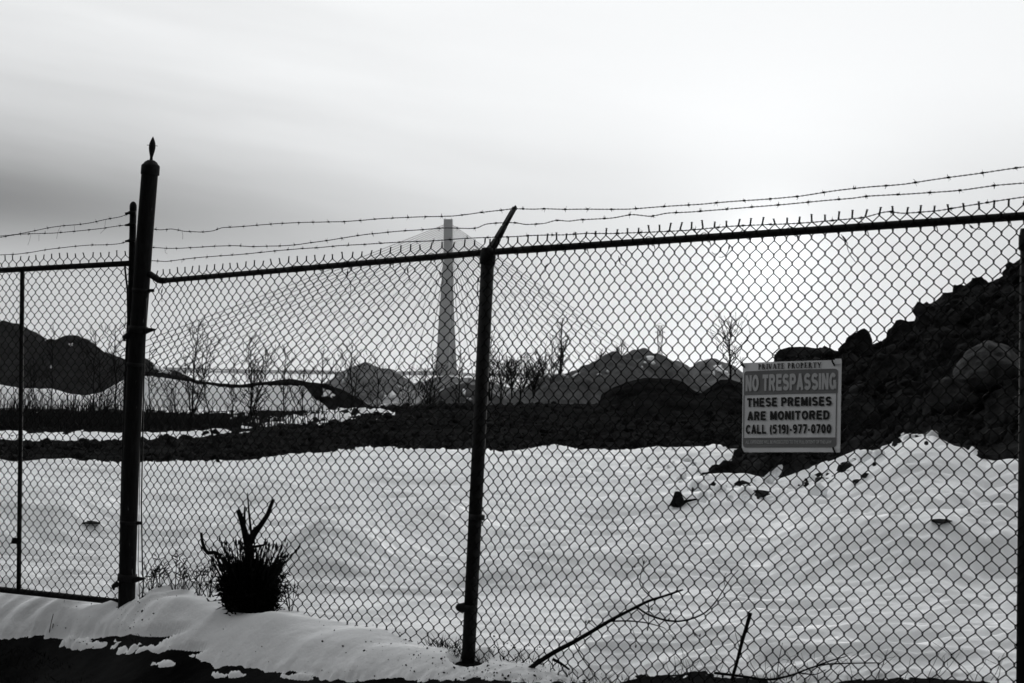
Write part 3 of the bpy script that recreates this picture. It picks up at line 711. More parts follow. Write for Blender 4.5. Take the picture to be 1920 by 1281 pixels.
chain_mesh(mb, at(-160, 1090, Yg(-160)-.02), at(229, 1131, Yg(229)-.02), at(-160, 496, Yg(-160)-.02), at(244, 476, Yg(244)-.02), 56, 29, seed=5)
mb.build('mesh', M_wire, gate)
for i, (poly, st) in enumerate([
  ([(246, 399), (225, 407), (200, 411), (172, 417), (145, 421), (120, 423), (95, 427), (60, 434), (30, 440), (0, 445), (-60, 452), (-160, 462)], ((0, 0, ((115, 422), (109, 434), (106, 448))), (0, 0, ((198, 412), (196, 430), (188, 438))), (0, 0, ((139, 420), (140, 432))))),
  ([(246, 421), (222, 424), (195, 428), (150, 433), (100, 437), (60, 439), (30, 441), (0, 443), (-60, 448), (-160, 455)], ((0, 0, ((58, 440), (55, 452), (52, 460))), (0, 0, ((73, 440), (73, 452))))),
  ([(246, 451), (225, 457), (200, 459), (170, 460), (130, 463), (90, 468), (60, 473), (30, 477), (0, 478), (-60, 482), (-160, 486)], ())]):
    mb = MB(); barbed(mb, poly, lambda x: Yg(x)+.0, seed=i*5+51, stray=st, step=.125); o = mb.build('barbed_wire', M_barb, gate)
for py in (399, 421, 451):
    c = at(248, py, 9.94); mb = MB(); mb.lathe(c-Vector((0, 0, .008)), Vector((0, 0, 1)), [(0, .022), (.016, .022)], 12); mb.tube([c, c+Vector((-.04, -.01, -.006))], [.012, .006], 6); mb.build('wire_clip', M_steel, gate)

# ------------------------------------------------------------------ sign
sc = [at(1391, 848, Yf(1391)-.115), at(1574.5, 848, Yf(1574)-.115), at(1393, 681, Yf(1393)-.045), at(1577.5, 675, Yf(1577)-.045)]
sn = (sc[1]-sc[0]).cross(sc[2]-sc[0]).normalized()
if sn.y > 0: sn = -sn
def SP(u, v, off=0.0):                          # u right, v down
    bend = .006*math.sin(u*3.1)*(1-.4*v)
    return lerp(lerp(sc[2], sc[3], u), lerp(sc[0], sc[1], u), v)+sn*(off+bend)
sign = thing('sign', 'white no trespassing sign with grey bands and black lettering hung on the chain link', 'sign', sc[0])
def panel(mb, u0, v0, u1, v1, off, th=.002, n=16, rad=0.0, m=4):
    o = len(mb.v)
    for k, of in ((0, off), (1, off-th)):
        for j in range(m+1):
            for i in range(n+1):
                u = lerp(u0, u1, i/n); v = lerp(v0, v1, j/m); mb.v.append(SP(u, v, of))
    W_ = n+1; H_ = (m+1)*W_
    for j in range(m):
        for i in range(n):
            a = o+j*W_+i; mb.f.append((a, a+W_, a+W_+1, a+1)); b = a+H_; mb.f.append((b, b+1, b+W_+1, b+W_))
    rim = [i for i in range(n)]+[n+j*W_ for j in range(m)]+[m*W_+n-i for i in range(n)]+[(m-j)*W_ for j in range(m)]
    for a, b in zip(rim, rim[1:]+rim[:1]): mb.f.append((o+a, o+b, o+b+H_, o+a+H_))
mb = MB(); panel(mb, 0, 0, 1, 1, 0, .003); mb.build('board', M_signw, sign, smooth=False)
def rpanel(mb, u0, v0, u1, v1, off, ra, which):
    """flat printed panel with rounded top or bottom corners"""
    pts = []
    asp = 1.25
    def corner(cu, cv, a0):
        for k in range(7):
            a = math.radians(a0+k*15); pts.append((cu+ra*math.cos(a), cv-ra*asp*math.sin(a)))
    if which == 'top':
        pts += [(u0, v1), (u1, v1)]; corner(u1-ra, v0+ra*asp, 0); corner(u0+ra, v0+ra*asp, 90)
    else:
        pts += [(u1, v0), (u0, v0)]
        for k in range(7):
            a = math.radians(180+k*15); pts.append((u0+ra+ra*math.cos(a), v1-ra*asp-ra*asp*math.sin(a)))
        for k in range(7):
            a = math.radians(270+k*15); pts.append((u1-ra+ra*math.cos(a), v1-ra*asp-ra*asp*math.sin(a)))
    o = len(mb.v); n = len(pts); cu, cv = (u0+u1)/2, (v0+v1)/2
    mb.v.append(SP(cu, cv, off))
    # subdivide the outline so it follows the bowed board
    dense = []
    for (a, b), (c, d) in zip(pts, pts[1:]+pts[:1]):
        k = max(1, int(abs(c-a)/.06)); dense += [(lerp(a, c, i/k), lerp(b, d, i/k)) for i in range(k)]
    for a, b in dense: mb.v.append(SP(a, b, off))
    for i in range(len(dense)): mb.f.append((o, o+1+i, o+1+(i+1) % len(dense)))
mb = MB(); rpanel(mb, .016, .095, .972, .362, .0016, .03, 'top'); mb.build('top_band', M_signr, sign, smooth=False)
mb = MB(); rpanel(mb, .012, .842, .968, .948, .0016, .03, 'bottom'); mb.build('bottom_band', M_signr, sign, smooth=False)
mb = MB()
panel(mb, .013, .364, .021, .841, .0016, .001, 2, m=8); mb.build('border_line', M_signr, sign, smooth=False); mb = MB(); panel(mb, .958, .364, .966, .841, .0016, .001, 2, m=8); mb.build('border_line', M_signr, sign, smooth=False)
mb = MB(); panel(mb, .945, -.012, 1.004, .05, .004, .002, 3); mb.build('bent_edge', M_signw, sign, smooth=False); mb = MB(); panel(mb, .955, .955, .998, 1.004, .004, .002, 3)
mb.build('bent_edge', M_signw, sign, smooth=False)
for u, v in ((.01, .02), (.93, .03), (.015, .985), (.955, .985)):
    mb = MB(); c = SP(u, v, .004); mb.tube([c+Vector((-.006, 0, .012)), c+sn*.004, c+Vector((.006, .0, -.012))], .0035, 5); mb.build('tie_wire', M_barb, sign)

def text_mesh(s, bold=0.0):
    cu = bpy.data.curves.new('t', 'FONT'); cu.body = s; cu.offset = bold; cu.resolution_u = 3
    o = bpy.data.objects.new('t', cu); COL.objects.link(o)
    dg = bpy.context.evaluated_depsgraph_get(); dg.update()
    me = bpy.data.meshes.new_from_object(o.evaluated_get(dg))
    vs = [v.co.copy() for v in me.vertices]; fs = [tuple(p.vertices) for p in me.polygons]
    bpy.data.objects.remove(o); bpy.data.curves.remove(cu); bpy.data.meshes.remove(me)
    return vs, fs
def lettering(s, u0, v0, u1, v1, m, bold, off=.0035, word=None):
    vs, fs = text_mesh(s, bold)
    x0 = min(v.x for v in vs); x1 = max(v.x for v in vs)
    H = [v.y for v in vs]; y0, y1 = min(H), max(H)
    mb = MB(); mb.v = [SP(lerp(u0, u1, (v.x-x0)/(x1-x0)), lerp(v1, v0, (v.y-y0)/(y1-y0)), off) for v in vs]; mb.f = fs
    return mb.build('lettering', m, sign, smooth=False)
def arc(cx, cy, rx, ry, a0, a1, n=14):
    return [(cx+rx*math.cos(math.radians(lerp(a0, a1, i/n))), cy+ry*math.sin(math.radians(lerp(a0, a1, i/n)))) for i in range(n+1)]
STEM = [(.11, 0), (.11, 1)]
SANS = {'T': (.70, [[(0, .89), (.7, .89)], [(.35, 0), (.35, .85)]]), 'H': (.72, [STEM, [(.61, 0), (.61, 1)], [(.11, .52), (.61, .52)]]),
 'E': (.67, [STEM, [(.11, .9), (.64, .9)], [(.11, .52), (.6, .52)], [(.11, .1), (.66, .1)]]), 'S': (.72, [arc(.36, .70, .25, .20, 25, 270)+arc(.36, .30, .26, .20, 90, -155)[1:]]),
 'P': (.70, [STEM, [(.11, .9)]+arc(.4, .68, .19, .22, 90, -90)+[(.11, .46)]]), 'R': (.74, [STEM, [(.11, .9)]+arc(.4, .7, .2, .20, 90, -90)+[(.11, .5)], [(.38, .5), (.63, 0)]]),
 'M': (.86, [STEM, [(.75, 0), (.75, 1)], [(.15, .97), (.43, .08)], [(.71, .97), (.43, .08)]]), 'I': (.22, [STEM]), 'A': (.74, [[(.10, 0), (.37, 1)], [(.64, 0), (.37, 1)], [(.2, .3), (.54, .3)]]),
 'O': (.78, [arc(.39, .5, .28, .4, 0, 360, 24)]), 'N': (.72, [STEM, [(.61, 0), (.61, 1)], [(.14, .95), (.58, .05)]]), 'D': (.73, [STEM, [(.11, .9)]+arc(.35, .5, .27, .4, 90, -90)+[(.11, .1)]]),
 'C': (.70, [arc(.38, .5, .27, .4, 38, 322)]), 'L': (.62, [STEM, [(.11, .1), (.62, .1)]]), 'G': (.75, [arc(.38, .5, .27, .4, 40, 325), [(.42, .45), (.72, .45)], [(.64, .45), (.64, .04)]]),
 '(': (.30, [arc(.42, .43, .28, .62, 125, 235)]), ')': (.30, [arc(-.12, .43, .28, .62, -55, 55)]), '5': (.6, [[(.57, .9), (.17, .9), (.13, .50)]+arc(.30, .34, .20, .25, 125, -150)]),
 '1': (.46, [[(.33, 0), (.33, 1)], [(.08, .74), (.33, .9)]]), '9': (.6, [arc(.30, .68, .19, .22, 0, 360, 20), arc(.26, .50, .24, .41, 25, -120)]), '7': (.56, [[(0, .9), (.56, .9)], [(.48, .86), (.20, 0)]]),
 '0': (.6, [arc(.30, .5, .19, .4, 0, 360, 20)]), '-': (.32, [[(.02, .38), (.30, .38)]]), ' ': (.26, [])}
def sans_line(t, u0, v0, u1, v1, m, w=.21, gap=.13, off=.0030):
    x = 0; strips = []
    for ch in t:
        wd, strokes = SANS[ch]
        for st in strokes: strips.append([(x+a, b) for a, b in st])
        x += wd+gap
    x -= gap; mb = MB(); asp = (u1-u0)*.46/x/((v1-v0)*.355)       # how squeezed the letters are
    for k, st in enumerate(strips):
        o = len(mb.v); n = len(st); closed = math.hypot(st[0][0]-st[-1][0], st[0][1]-st[-1][1]) < 1e-6
        for i, (a, b) in enumerate(st):
            pa = st[i-1] if i else (st[-2] if closed else st[0]); pb = st[i+1] if i < n-1 else (st[1] if closed else st[-1])
            dx, dy = (pb[0]-pa[0]), (pb[1]-pa[1]); l = math.hypot(dx, dy); nx, ny = -dy/l, dx/l
            hx, hy = w*.5, w*.5*.92
            for sg in (1, -1): mb.v.append(SP(lerp(u0, u1, (a+nx*hx*sg)/x), lerp(v1, v0, b+ny*hy*sg), off+(k % 9)*.00006))
        for i in range(n-1): mb.f.append((o+2*i, o+2*i+1, o+2*i+3, o+2*i+2))
    return mb.build('lettering', m, sign, smooth=False)
sans_line('NO TRESPASSING', .038, .142, .960, .322, M_signl, .26, .11)
sans_line('THESE PREMISES', .055, .400, .918, .498, M_signk, .26, .15)
sans_line('ARE MONITORED', .062, .550, .900, .648, M_signk, .26, .15)
sans_line('CALL (519)-977-0700', .045, .698, .918, .798, M_signk, .24, .13)
lettering('ALL OFFENDERS WILL BE PROSECUTED TO THE FULL EXTENT OF THE LAW', 0.045, .872, .925, .910, M_signl, .012)
# serif capitals for the heading, drawn as strokes in a unit box
def serif(ch):
    V = lambda x: [(x, 0, x+.29, 1)]; sf = lambda x, y: [(x-.09, y, x+.38, y+.11)]
    q = []
    def st(x): q.extend(V(x)); q.extend(sf(x, 0)); q.extend(sf(x, .93))
    def diag(xa, ya, xb, yb, w): q.append(('d', xa, ya, xb, yb, w))
    def bowl(cx, cy, rx, ry, a0, a1, w): q.append(('b', cx, cy, rx, ry, a0, a1, w))
    wd = 1.0
    if ch == 'P': st(.1); bowl(.36, .74, .40, .26, -90, 90, .27); wd = .85
    elif ch == 'R': st(.1); bowl(.36, .76, .38, .24, -90, 90, .27); diag(.45, .5, .85, 0, .28); q.extend([(.75, 0, 1.02, .07)]); wd = 1.0
    elif ch == 'I': st(.12); wd = .48
    elif ch == 'V': diag(.12, 1, .5, 0, .30); diag(.84, 1, .5, 0, .16); q.extend([(-.02, .93, .36, 1), (.68, .93, .98, 1)]); wd = .98
    elif ch == 'A': diag(.14, 0, .48, 1, .16); diag(.84, 0, .5, 1, .30); q.extend([(.28, .3, .7, .38), (0, 0, .3, .07), (.62, 0, 1.02, .07)]); wd = 1.0
    elif ch == 'T': q.extend([(.31, 0, .61, 1), (.22, 0, .70, .10), (0, .88, .92, 1), (0, .72, .06, 1), (.86, .72, .92, 1)]); wd = .92
    elif ch == 'E': st(.1); q.extend([(.2, .93, .8, 1), (.2, 0, .82, .07), (.2, .47, .6, .54), (.74, .75, .8, 1), (.76, 0, .82, .25), (.55, .38, .61, .63)]); wd = .85
    elif ch == 'O': bowl(.48, .5, .48, .5, -90, 270, .22); wd = .96
    elif ch == 'Y': diag(.14, 1, .5, .45, .30); diag(.86, 1, .5, .45, .16); q.extend([(.38, 0, .62, .5), (.26, 0, .74, .07), (-.02, .93, .36, 1), (.70, .93, 1.0, 1)]); wd = 1.0
    else: wd = .5
    return q, wd
def serif_line(s, u0, v0, u1, v1, m, off=.0035):
    quads = []; x = 0
    for ch in s:
        q, wd = serif(ch)
        for e in q:
            if e[0] == 'd':
                _, xa, ya, xb, yb, w = e; quads.append([(x+xa-w/2, ya), (x+xa+w/2, ya), (x+xb+w/2, yb), (x+xb-w/2, yb)])
            elif e[0] == 'b':
                _, cx, cy, rx, ry, a0, a1, w = e; n = 10 if a1-a0 < 200 else 20
                for k in range(n):
                    P_ = []
                    for a in (lerp(a0, a1, k/n), lerp(a0, a1, (k+1)/n)):
                        a = math.radians(a); P_.append(((x+cx+rx*math.cos(a), cy+ry*math.sin(a)), (x+cx+(rx-w)*math.cos(a), cy+(ry-.12)*math.sin(a))))
                    quads.append([P_[0][0], P_[1][0], P_[1][1], P_[0][1]])
            else:
                a, b, c, d = e; quads.append([(x+a, b), (x+c, b), (x+c, d), (x+a, d)])
        x += wd+.14
    mb = MB()
    for k, q in enumerate(quads):
        o = len(mb.v)
        for (a, b) in q: mb.v.append(SP(lerp(u0, u1, a/x), lerp(v1, v0, b), off+(k % 7)*.00008))
        mb.f.append((o, o+1, o+2, o+3))
    mb.build('lettering', m, sign, smooth=False)
serif_line('PRIVATE PROPERTY', .172, .022, .822, .082, M_signk)

# ------------------------------------------------------------------ bridge
YB = 2430.0
bt = at(840, 700, YB)
bridge = thing('cable_stayed_bridge', 'tall pale concrete cable-stayed bridge tower far away across the river', 'bridge', (bt.x, bt.y, -4))
def prism(mb, secs):
    o = len(mb.v)
    for s in secs: mb.v.extend(s)
    for i in range(len(secs)-1):
        for k in range(4):
            a = o+i*4+k; b = o+i*4+(k+1) % 4; mb.f.append((a, b, b+4, a+4))
    mb.f.append((o+3, o+2, o+1, o)); k = o+(len(secs)-1)*4; mb.f.append((k, k+1, k+2, k+3))
def sec(xl, xr, py, dy, dep):
    a = at(xl, py, YB+dy); b = at(xr, py, YB+dy); d = Vector((0, dep, 0)); return [a, b, b+d, a+d]
mb = MB(); prism(mb, [sec(831.5, 848.5, 500, -7, 14), sec(832, 848.5, 411, -7, 14)]); mb.build('mast', M_conc, bridge, smooth=False)
mb = MB(); prism(mb, [sec(815, 842, 722, -34, 12), sec(822, 844, 610, -20, 11), sec(830.5, 845, 490, -8, 9)]); mb.build('leg', M_conc, bridge, smooth=False)
mb = MB(); prism(mb, [sec(831, 858, 722, 24, 12), sec(832.5, 852, 610, 12, 11), sec(837, 848.3, 490, 1, 9)]); mb.build('leg', M_conc, bridge, smooth=False)
for x in (834.5, 846.5): mb = MB(); p = at(x, 411, YB); mb.tube([p, p+Vector((0, 0, 2.2))], .22, 5); mb.build('mast_light', M_cable, bridge)
def deck(x): return pl([(60, 684), (345, 691), (836, 703), (1300, 709)], x)
def deckY(x): return pl([(60, YB-700), (840, YB), (1300, YB+560)], x)
NC = 22
for i in range(NC):
    t = i/(NC-1); ym = lerp(500, 422, t**.8)
    for side in (0, 1):
        xa = lerp(800, 150, t) if side == 0 else lerp(868, 1268, t)
        p0 = at(832.5 if side == 0 else 848, ym, YB); p1 = at(xa, deck(xa), deckY(xa))
        mb = MB(); mb.tube([p0, lerp(p0, p1, .5)-Vector((0, 0, .8*t)), p1], .42, 4); mb.build('stay_cable', M_cable, bridge)
mb = MB()
P_ = [at(x, deck(x), deckY(x)) for x in (60, 345, 600, 836, 1100, 1300)]
for a, b in zip(P_, P_[1:]): 
    mb.box((a+b)/2, (b-a)*.5, Vector((1, 9, 0)), Vector((0, 0, .7)))
mb.build('deck', M_conc, bridge, smooth=False)

# ------------------------------------------------------------------ transmission pylons
def pylon(px, ptop, pbot, wtop, wbot, Y, label):
    b = at(px, pbot, Y); root = thing('transmission_pylon', label, 'pylon', b, 'far transmission pylons')
    s = Y/F; H = (pbot-ptop)*s; mb = MB(); r = .55*s
    lv = [0, .3, .55, .72, .86, 1]; wd = [wbot, wbot*.55, wbot*.34, wbot*.55, wbot*.55, wbot*.3]
    def cn(k): return [b+Vector((sx*wd[k]*s/2, sy*wd[k]*s/2, H*lv[k])) for sx, sy in ((-1, -1), (1, -1), (1, 1), (-1, 1))]
    for k in range(5):
        A, B = cn(k), cn(k+1)
        for q in range(4):
            mb.tube([A[q], B[q]], r, 4); mb.tube([A[q], B[(q+1) % 4]], r*.6, 3); mb.tube([A[(q+1) % 4], B[q]], r*.6, 3); mb.tube([B[q], B[(q+1) % 4]], r*.6, 3)
    mb.build('lattice_tower', M_cable, root, smooth=False)
    for h, w2 in ((.86, wtop), (1.0, wtop*.9)):
        mb = MB(); c = b+Vector((0, 0, H*h)); mb.tube([c-Vector((w2*s/2, 0, 0)), c+Vector((w2*s/2, 0, 0))], r*.8, 4)
        mb.tube([c-Vector((w2*s/2, 0, 0)), c+Vector((0, 0, H*.06)), c+Vector((w2*s/2, 0, 0))], r*.6, 3)
        mb.build('cross_arm', M_cable, root, smooth=False)
pylon(1237, 611, 700, 19, 17, 1200, 'tall faint lattice pylon above the dip right of the largest grey pile')
pylon(986, 663, 716, 14, 14, 1200, 'short lattice pylon among bushes right of the leaning middle post')

# ------------------------------------------------------------------ vegetation
def sapling(px, py0, py1, Y, label, seed, lean=0, spread=1.0, stems=1, dens=1.0, rb=1.9, group='bare saplings beyond the snow', twig=.8, cat='tree', name='sapling'):
    rnd = random.Random(seed); s = Y/F; b = at(px, py0, Y); H = (py0-py1)*s
    root = thing(name, label, cat, b, group)
    tr = MB(); cr = MB()
    for k in range(stems):
        h = H*(1 if k == 0 else rnd.uniform(.55, .92)); dx = (lean if k == 0 else lean+rnd.uniform(-.28, .28)*spread); dy = rnd.uniform(-.1, .1)
        pts = []; n = 9; wx = wy = 0
        for i in range(n+1):
            t = i/n; wx += rnd.gauss(0, .010)*H; wy += rnd.gauss(0, .010)*H
            pts.append(b+Vector((dx*h*t*(.6+.4*t)+wx, dy*h*t+wy, h*t-.15*(i == 0))))
        r0 = rb*s*(1 if k == 0 else .7); rr = [r0*(1-.8*i/n)+.25*s for i in range(n+1)]; tr.tube(pts, rr, 5)
        nb = int(15*dens)
        for j in range(nb):
            t = lerp(.10, .97, (j+rnd.random())/nb); i = int(t*n); p = lerp(pts[i], pts[min(i+1, n)], t*n-i)
            a = rnd.uniform(0, 6.28); L_ = h*(.10+.20*math.sin(math.pi*t**.8))*rnd.uniform(.5, 1.3)*spread
            d = Vector((math.cos(a)*.75, math.sin(a)*.75, rnd.uniform(.5, 1.1))).normalized()
            bp = [p]; 
            for q in range(4): d = (d+Vector((rnd.gauss(0, .13), rnd.gauss(0, .13), .03))).normalized(); bp.append(bp[-1]+d*L_/4)
            cr.tube(bp, [twig*s*(1.1-.16*q) for q in range(5)], 3)
            for w in range(rnd.randint(2, 4)):
                q = rnd.randint(1, 4); d2 = (d+Vector((rnd.gauss(0, .6), rnd.gauss(0, .6), rnd.gauss(.2, .35)))).normalized(); l2 = L_*rnd.uniform(.2, .5)
                m1 = bp[q]+d2*l2*.5; e = m1+(d2+Vector((rnd.gauss(0, .2), rnd.gauss(0, .2), .15)))*l2*.5
                cr.tube([bp[q], m1, e], [twig*s*.7, twig*s*.55, twig*s*.35], 3)
                if rnd.random() < .5:
                    d3 = (d2+Vector((rnd.gauss(0, .7), rnd.gauss(0, .7), .2))).normalized(); cr.tube([m1, m1+d3*l2*.45], [twig*s*.5, twig*s*.35], 3)
    tr.build('trunk', M_bark, root); cr.build('crown', M_twig, root)
    return root
T = 46
sapling(97, 800, 622, T, 'thin bare sapling in front of the black double-topped mound', 1, rb=1.3, dens=.8)
sapling(171, 800, 618, T, 'thin straight bare sapling between the black mound and the gate post', 2, rb=1.2, dens=.9)
sapling(220, 805, 610, T, 'forked bare sapling touching the left side of the gate post', 3, rb=1.8, stems=2, dens=1.2)
sapling(281, 800, 650, T, 'short sparse sapling just right of the gate post', 14, rb=1.1, dens=.7)
sapling(360, 800, 600, T, 'tallest bare sapling left of the lone grey pile, several stems', 4, lean=.03, rb=1.9, stems=3, dens=1.2)
sapling(392, 800, 668, T, 'short bare sapling leaning left beside the tallest one', 5, lean=-.12, rb=1.4)
sapling(470, 800, 628, T, 'wide bare sapling with many spreading stems', 6, stems=5, spread=1.1, rb=1.5, dens=1.0)
sapling(529, 795, 652, T, 'slim bare sapling right of the wide many-stemmed one', 7, rb=1.4, stems=1, dens=1.2)
sapling(604, 792, 660, T, 'faint bare sapling at the left foot of the lone grey pile', 8, rb=1.0, dens=1.2)
sapling(662, 802, 648, T, 'bare sapling standing in front of the lone grey pile', 9, rb=1.4, stems=2, dens=1.2)
sapling(805, 785, 664, 60, 'bushy bare sapling left of the bridge tower base', 10, rb=1.3, stems=4, dens=1.3, spread=1.2)
sapling(854, 790, 660, 60, 'thin bare sapling at the right side of the bridge tower base', 15, rb=1.0, stems=1, dens=1.0)
sapling(921, 745, 628, 70, 'upright bare sapling just right of the leaning middle post', 11, rb=1.6, stems=3, dens=1.2, spread=.9)
sapling(960, 740, 672, 75, 'low tangled bare bush left of the short pylon', 12, rb=1.0, stems=5, dens=.8, spread=1.8)
sapling(1010, 725, 664, 120, 'dense bare bush right of the short pylon', 16, rb=1.3, stems=6, dens=.7, spread=1.8)
sapling(1050, 712, 596, 128, 'tall bare tree rising over the left shoulder of the largest pile', 13, rb=2.0, stems=3, dens=1.2, spread=.8, lean=.03)
sapling(1128, 700, 655, 130, 'small bare bush on the slope of the largest pile', 17, rb=1.0, stems=3, dens=1.0)
sapling(1370, 708, 608, 110, 'spreading bare tree just left of the sign', 18, rb=2.0, stems=1, dens=2.4, spread=1.7)
for i, (px, y0, y1, Y, st, sp, lb) in enumerate(((905, 748, 655, 68, 4, 1.3, 'wispy scrub sapling hidden partly behind the leaning middle post'), (940, 752, 660, 72, 5, 1.5, 'tangled scrub in the gap right of the leaning middle post'), (975, 745, 668, 78, 6, 1.7, 'widest tangle of scrub left of the short pylon foot'), (1000, 742, 684, 90, 6, 1.7, 'low scrub just right of the short pylon foot'), (1032, 725, 640, 115, 3, 1.3, 'thin scrub tree left of the tall bare tree'),
      (768, 800, 690, 60, 4, 1.5, 'scrub sapling right of the lone grey pile'), (330, 800, 690, 45, 3, 1.3, 'small scrub left of the tallest left sapling'), (440, 800, 668, 46, 2, 1.2, 'slight sapling left of the wide many-stemmed one'), (566, 796, 690, 46, 3, 1.4, 'low scrub between the slim and the faint sapling'), (705, 800, 672, 47, 2, 1.3, 'slight sapling on the right flank of the lone grey pile'), (1165, 690, 640, 120, 3, 1.2, 'faint scrub on the crest of the shoulder pile'), (60, 800, 668, 46, 2, 1.2, 'slight sapling right of the gate middle bar'), (195, 803, 650, 46, 3, 1.2, 'scrubby sapling left of the forked one by the gate post'))):
    sapling(px, y0, y1, Y, lb, 60+i, stems=st, spread=sp, dens=.85, rb=.7, twig=.55, group='bare scrub beyond the snow')
# reeds and dead brush on the far edge of the field
rnd = random.Random(77); mb = MB()
def blade(mb, p, h, lean, r):
    t = p+Vector((lean[0]*h, lean[1]*h, h)); m_ = lerp(p, t, .55)+Vector((0, 0, .04*h)); mb.tube([p, m_, t], [r, r*.8, r*.25], 3, caps=False)
for i in range(6500):
    px = rnd.uniform(-120, 640); Y = rnd.uniform(39.5, 50)
    if px > 330 and rnd.random() < (px-330)/330: continue
    p = at(px, 800, Y); p.z = ground_z(p.x, p.y)-.03
    h = rnd.uniform(.12, .50)*(1.5 if rnd.random() < .15 else 1)*lerp(1, .75, sm(250, 450, px))
    if px < 260 and rnd.random() < .22: h *= rnd.uniform(1.3, 2.3)
    blade(mb, p, h, (rnd.gauss(0, .12), rnd.gauss(0, .12)), rnd.uniform(.006, .014))
mb.build('reeds', M_reed).__setitem__('kind', 'stuff')
# dead grass on the dark verge in front
mb = MB()
for i in range(5200):
    px = rnd.uniform(-200, 1150); py = rnd.uniform(1190, 1330)
    if py < pl(SNOW_NEAR, px)+3 and (py < pl(SNOW_NEAR, px)-16 or rnd.random() < .6): continue
    p = gp(px, py, 0)
    for _ in range(3): p = gp(px, py, base_z(p.x, p.y))
    p.z -= .005
    blade(mb, p, rnd.uniform(.008, .03), (rnd.gauss(0, .8), rnd.gauss(0, .8)), .0016)
for i in range(700):                            # weeds along the foot of the fence
    px = rnd.choice((rnd.uniform(1020, 1480), rnd.uniform(1540, 2000), rnd.uniform(820, 900), rnd.uniform(230, 300), rnd.uniform(800, 1000)))
    Y = Yf(px)+rnd.uniform(-.12, .05); X = at(px, 1200, Y).x; p = Vector((X, Y, snow_z(X, Y)-.01))
    blade(mb, p, rnd.uniform(.015, .05)*rnd.choice((.6, 1, 1.4)), (rnd.gauss(0, .5), rnd.gauss(0, .5)), .0017)
for pts in (((92, 1192), (96, 1170), (101, 1148)), ((98, 1192), (100, 1180))):
    g0 = on_snow(pts[0][0], 1186, .01); mb.tube([g0+Vector(((x-pts[0][0])/F*8.4, 0, (1192-y)/F*8.4)) for x, y in pts], .0022, 4)
mb.build('grass', M_grass).__setitem__('kind', 'stuff')

mb = MB()
def on_bank(rnd):
    px = rnd.uniform(-60, 1050); e = pl(SNOW_NEAR, px); py = e-abs(rnd.gauss(0, 26)); p = gp(px, py, 0)
    for _ in range(4): p = gp(px, py, base_z(p.x, p.y))
    return Vector((p.x, p.y, snow_z(p.x, p.y)+.001))
scatter(mb, 1300, on_bank, .0015, .008, 71)
mb.build('grit', M_verge, None, smooth=False).__setitem__('kind', 'stuff')
# bush against the fence
bb = at(468, 1158, Yf(468)-.22); bb.z = snow_z(bb.x, bb.y)-.02; s = bb.y/F
bush = thing('bush', 'round dense black bush with cut-off stump branches growing at the foot of the fence', 'bush', bb)
rnd = random.Random(5); mb = MB(); c0 = bb+Vector((0, 0, 58*s)); 
core = rock_mb(c0-Vector((0, 0, 6*s)), 1, 17, (46*s, 44*s, 48*s), 0, 4, .28); mb.add(core.v, core.f)
for i in range(4200):
    a = rnd.uniform(0, 6.28); zt = rnd.uniform(-.9, 1); rr = math.sqrt(max(0, 1-zt*zt)); d = Vector((math.cos(a)*rr, math.sin(a)*rr, zt))
    k = rnd.uniform(.45, 1.0)**.5*(1+.3*n3(d.x*2.3, d.y*2.3, d.z*2.3+4)); p = c0+Vector((d.x*53*s*k, d.y*50*s*k, d.z*56*s*k)); o = (d+Vector((rnd.gauss(0, 1.1), rnd.gauss(0, 1.1), rnd.gauss(.2, .9)))).normalized()
    l = rnd.uniform(5, 14)*(1.8 if rnd.random() < .12 else 1)*s; t = o.orthogonal().normalized()*rnd.uniform(1.0, 2.6)*s
    n = len(mb.v); mb.v += [p, p+o*l*.5+t, p+o*l, p+o*l*.5-t]; mb.f.append((n, n+1, n+2, n+3))
mb.build('foliage', M_grass, bush, smooth=False)
mb = MB()
for i in range(240):                             # stalks with seed heads
    a = rnd.uniform(-1, 1); p = c0+Vector((a*50*s, rnd.uniform(-40, 40)*s, rnd.uniform(0, 30)*s)); h = rnd.uniform(25, 88)*s*(1-.3*abs(a)); le = a*.55+rnd.gauss(0, .14)
    t = p+Vector((le*h, rnd.gauss(0, .2)*h, h)); mb.tube([p, lerp(p, t, .5)+Vector((-le*h*.08, 0, h*.04)), t], [1.2*s, .9*s, .5*s], 3)
    if rnd.random() < .5: mb.tube([t-Vector((0, 0, 5*s)), t, t+Vector((le*4*s, 0, 5*s))], [.6*s, rnd.uniform(1.4, 2.6)*s, .4*s], 4)
for i in range(130):                             # arching outer stems
    a = rnd.uniform(0, 6.28); r1 = rnd.uniform(40, 84)*s; p = c0+Vector((math.cos(a)*20*s, math.sin(a)*20*s, -40*s)); e = c0+Vector((math.cos(a)*r1, math.sin(a)*r1*.8, rnd.uniform(-30, 55)*s))
    m_ = lerp(p, e, .55)+Vector((0, 0, rnd.uniform(8, 26)*s)); mb.tube([p, m_, e], [1.1*s, .8*s, .4*s], 3)
    for q in range(3): k_ = lerp(m_, e, rnd.random()); mb.tube([k_, k_+Vector((rnd.gauss(0, 5), rnd.gauss(0, 5), rnd.uniform(0, 8)))*s], [.9*s, 1.6*s], 3)
for (x, y, h) in ((520, 1048, 16), (518, 1025, 16), (528, 1060, 10), (412, 1010, 10), (400, 1050, 12), (530, 1085, 12), (545, 1105, 8), (395, 1090, 9)):
    p = at(x, y, bb.y); q = at(x+(470-x)*.5, 1100, bb.y); mb.tube([q, lerp(q, p, .6)+Vector((.004, 0, .01)), p], [1.2*s, 1.0*s, .8*s], 3); mb.tube([p-Vector((0, 0, h*.5*s)), p, p+Vector((0, 0, h*.5*s))], [.8*s, h*.22*s, .5*s], 5)
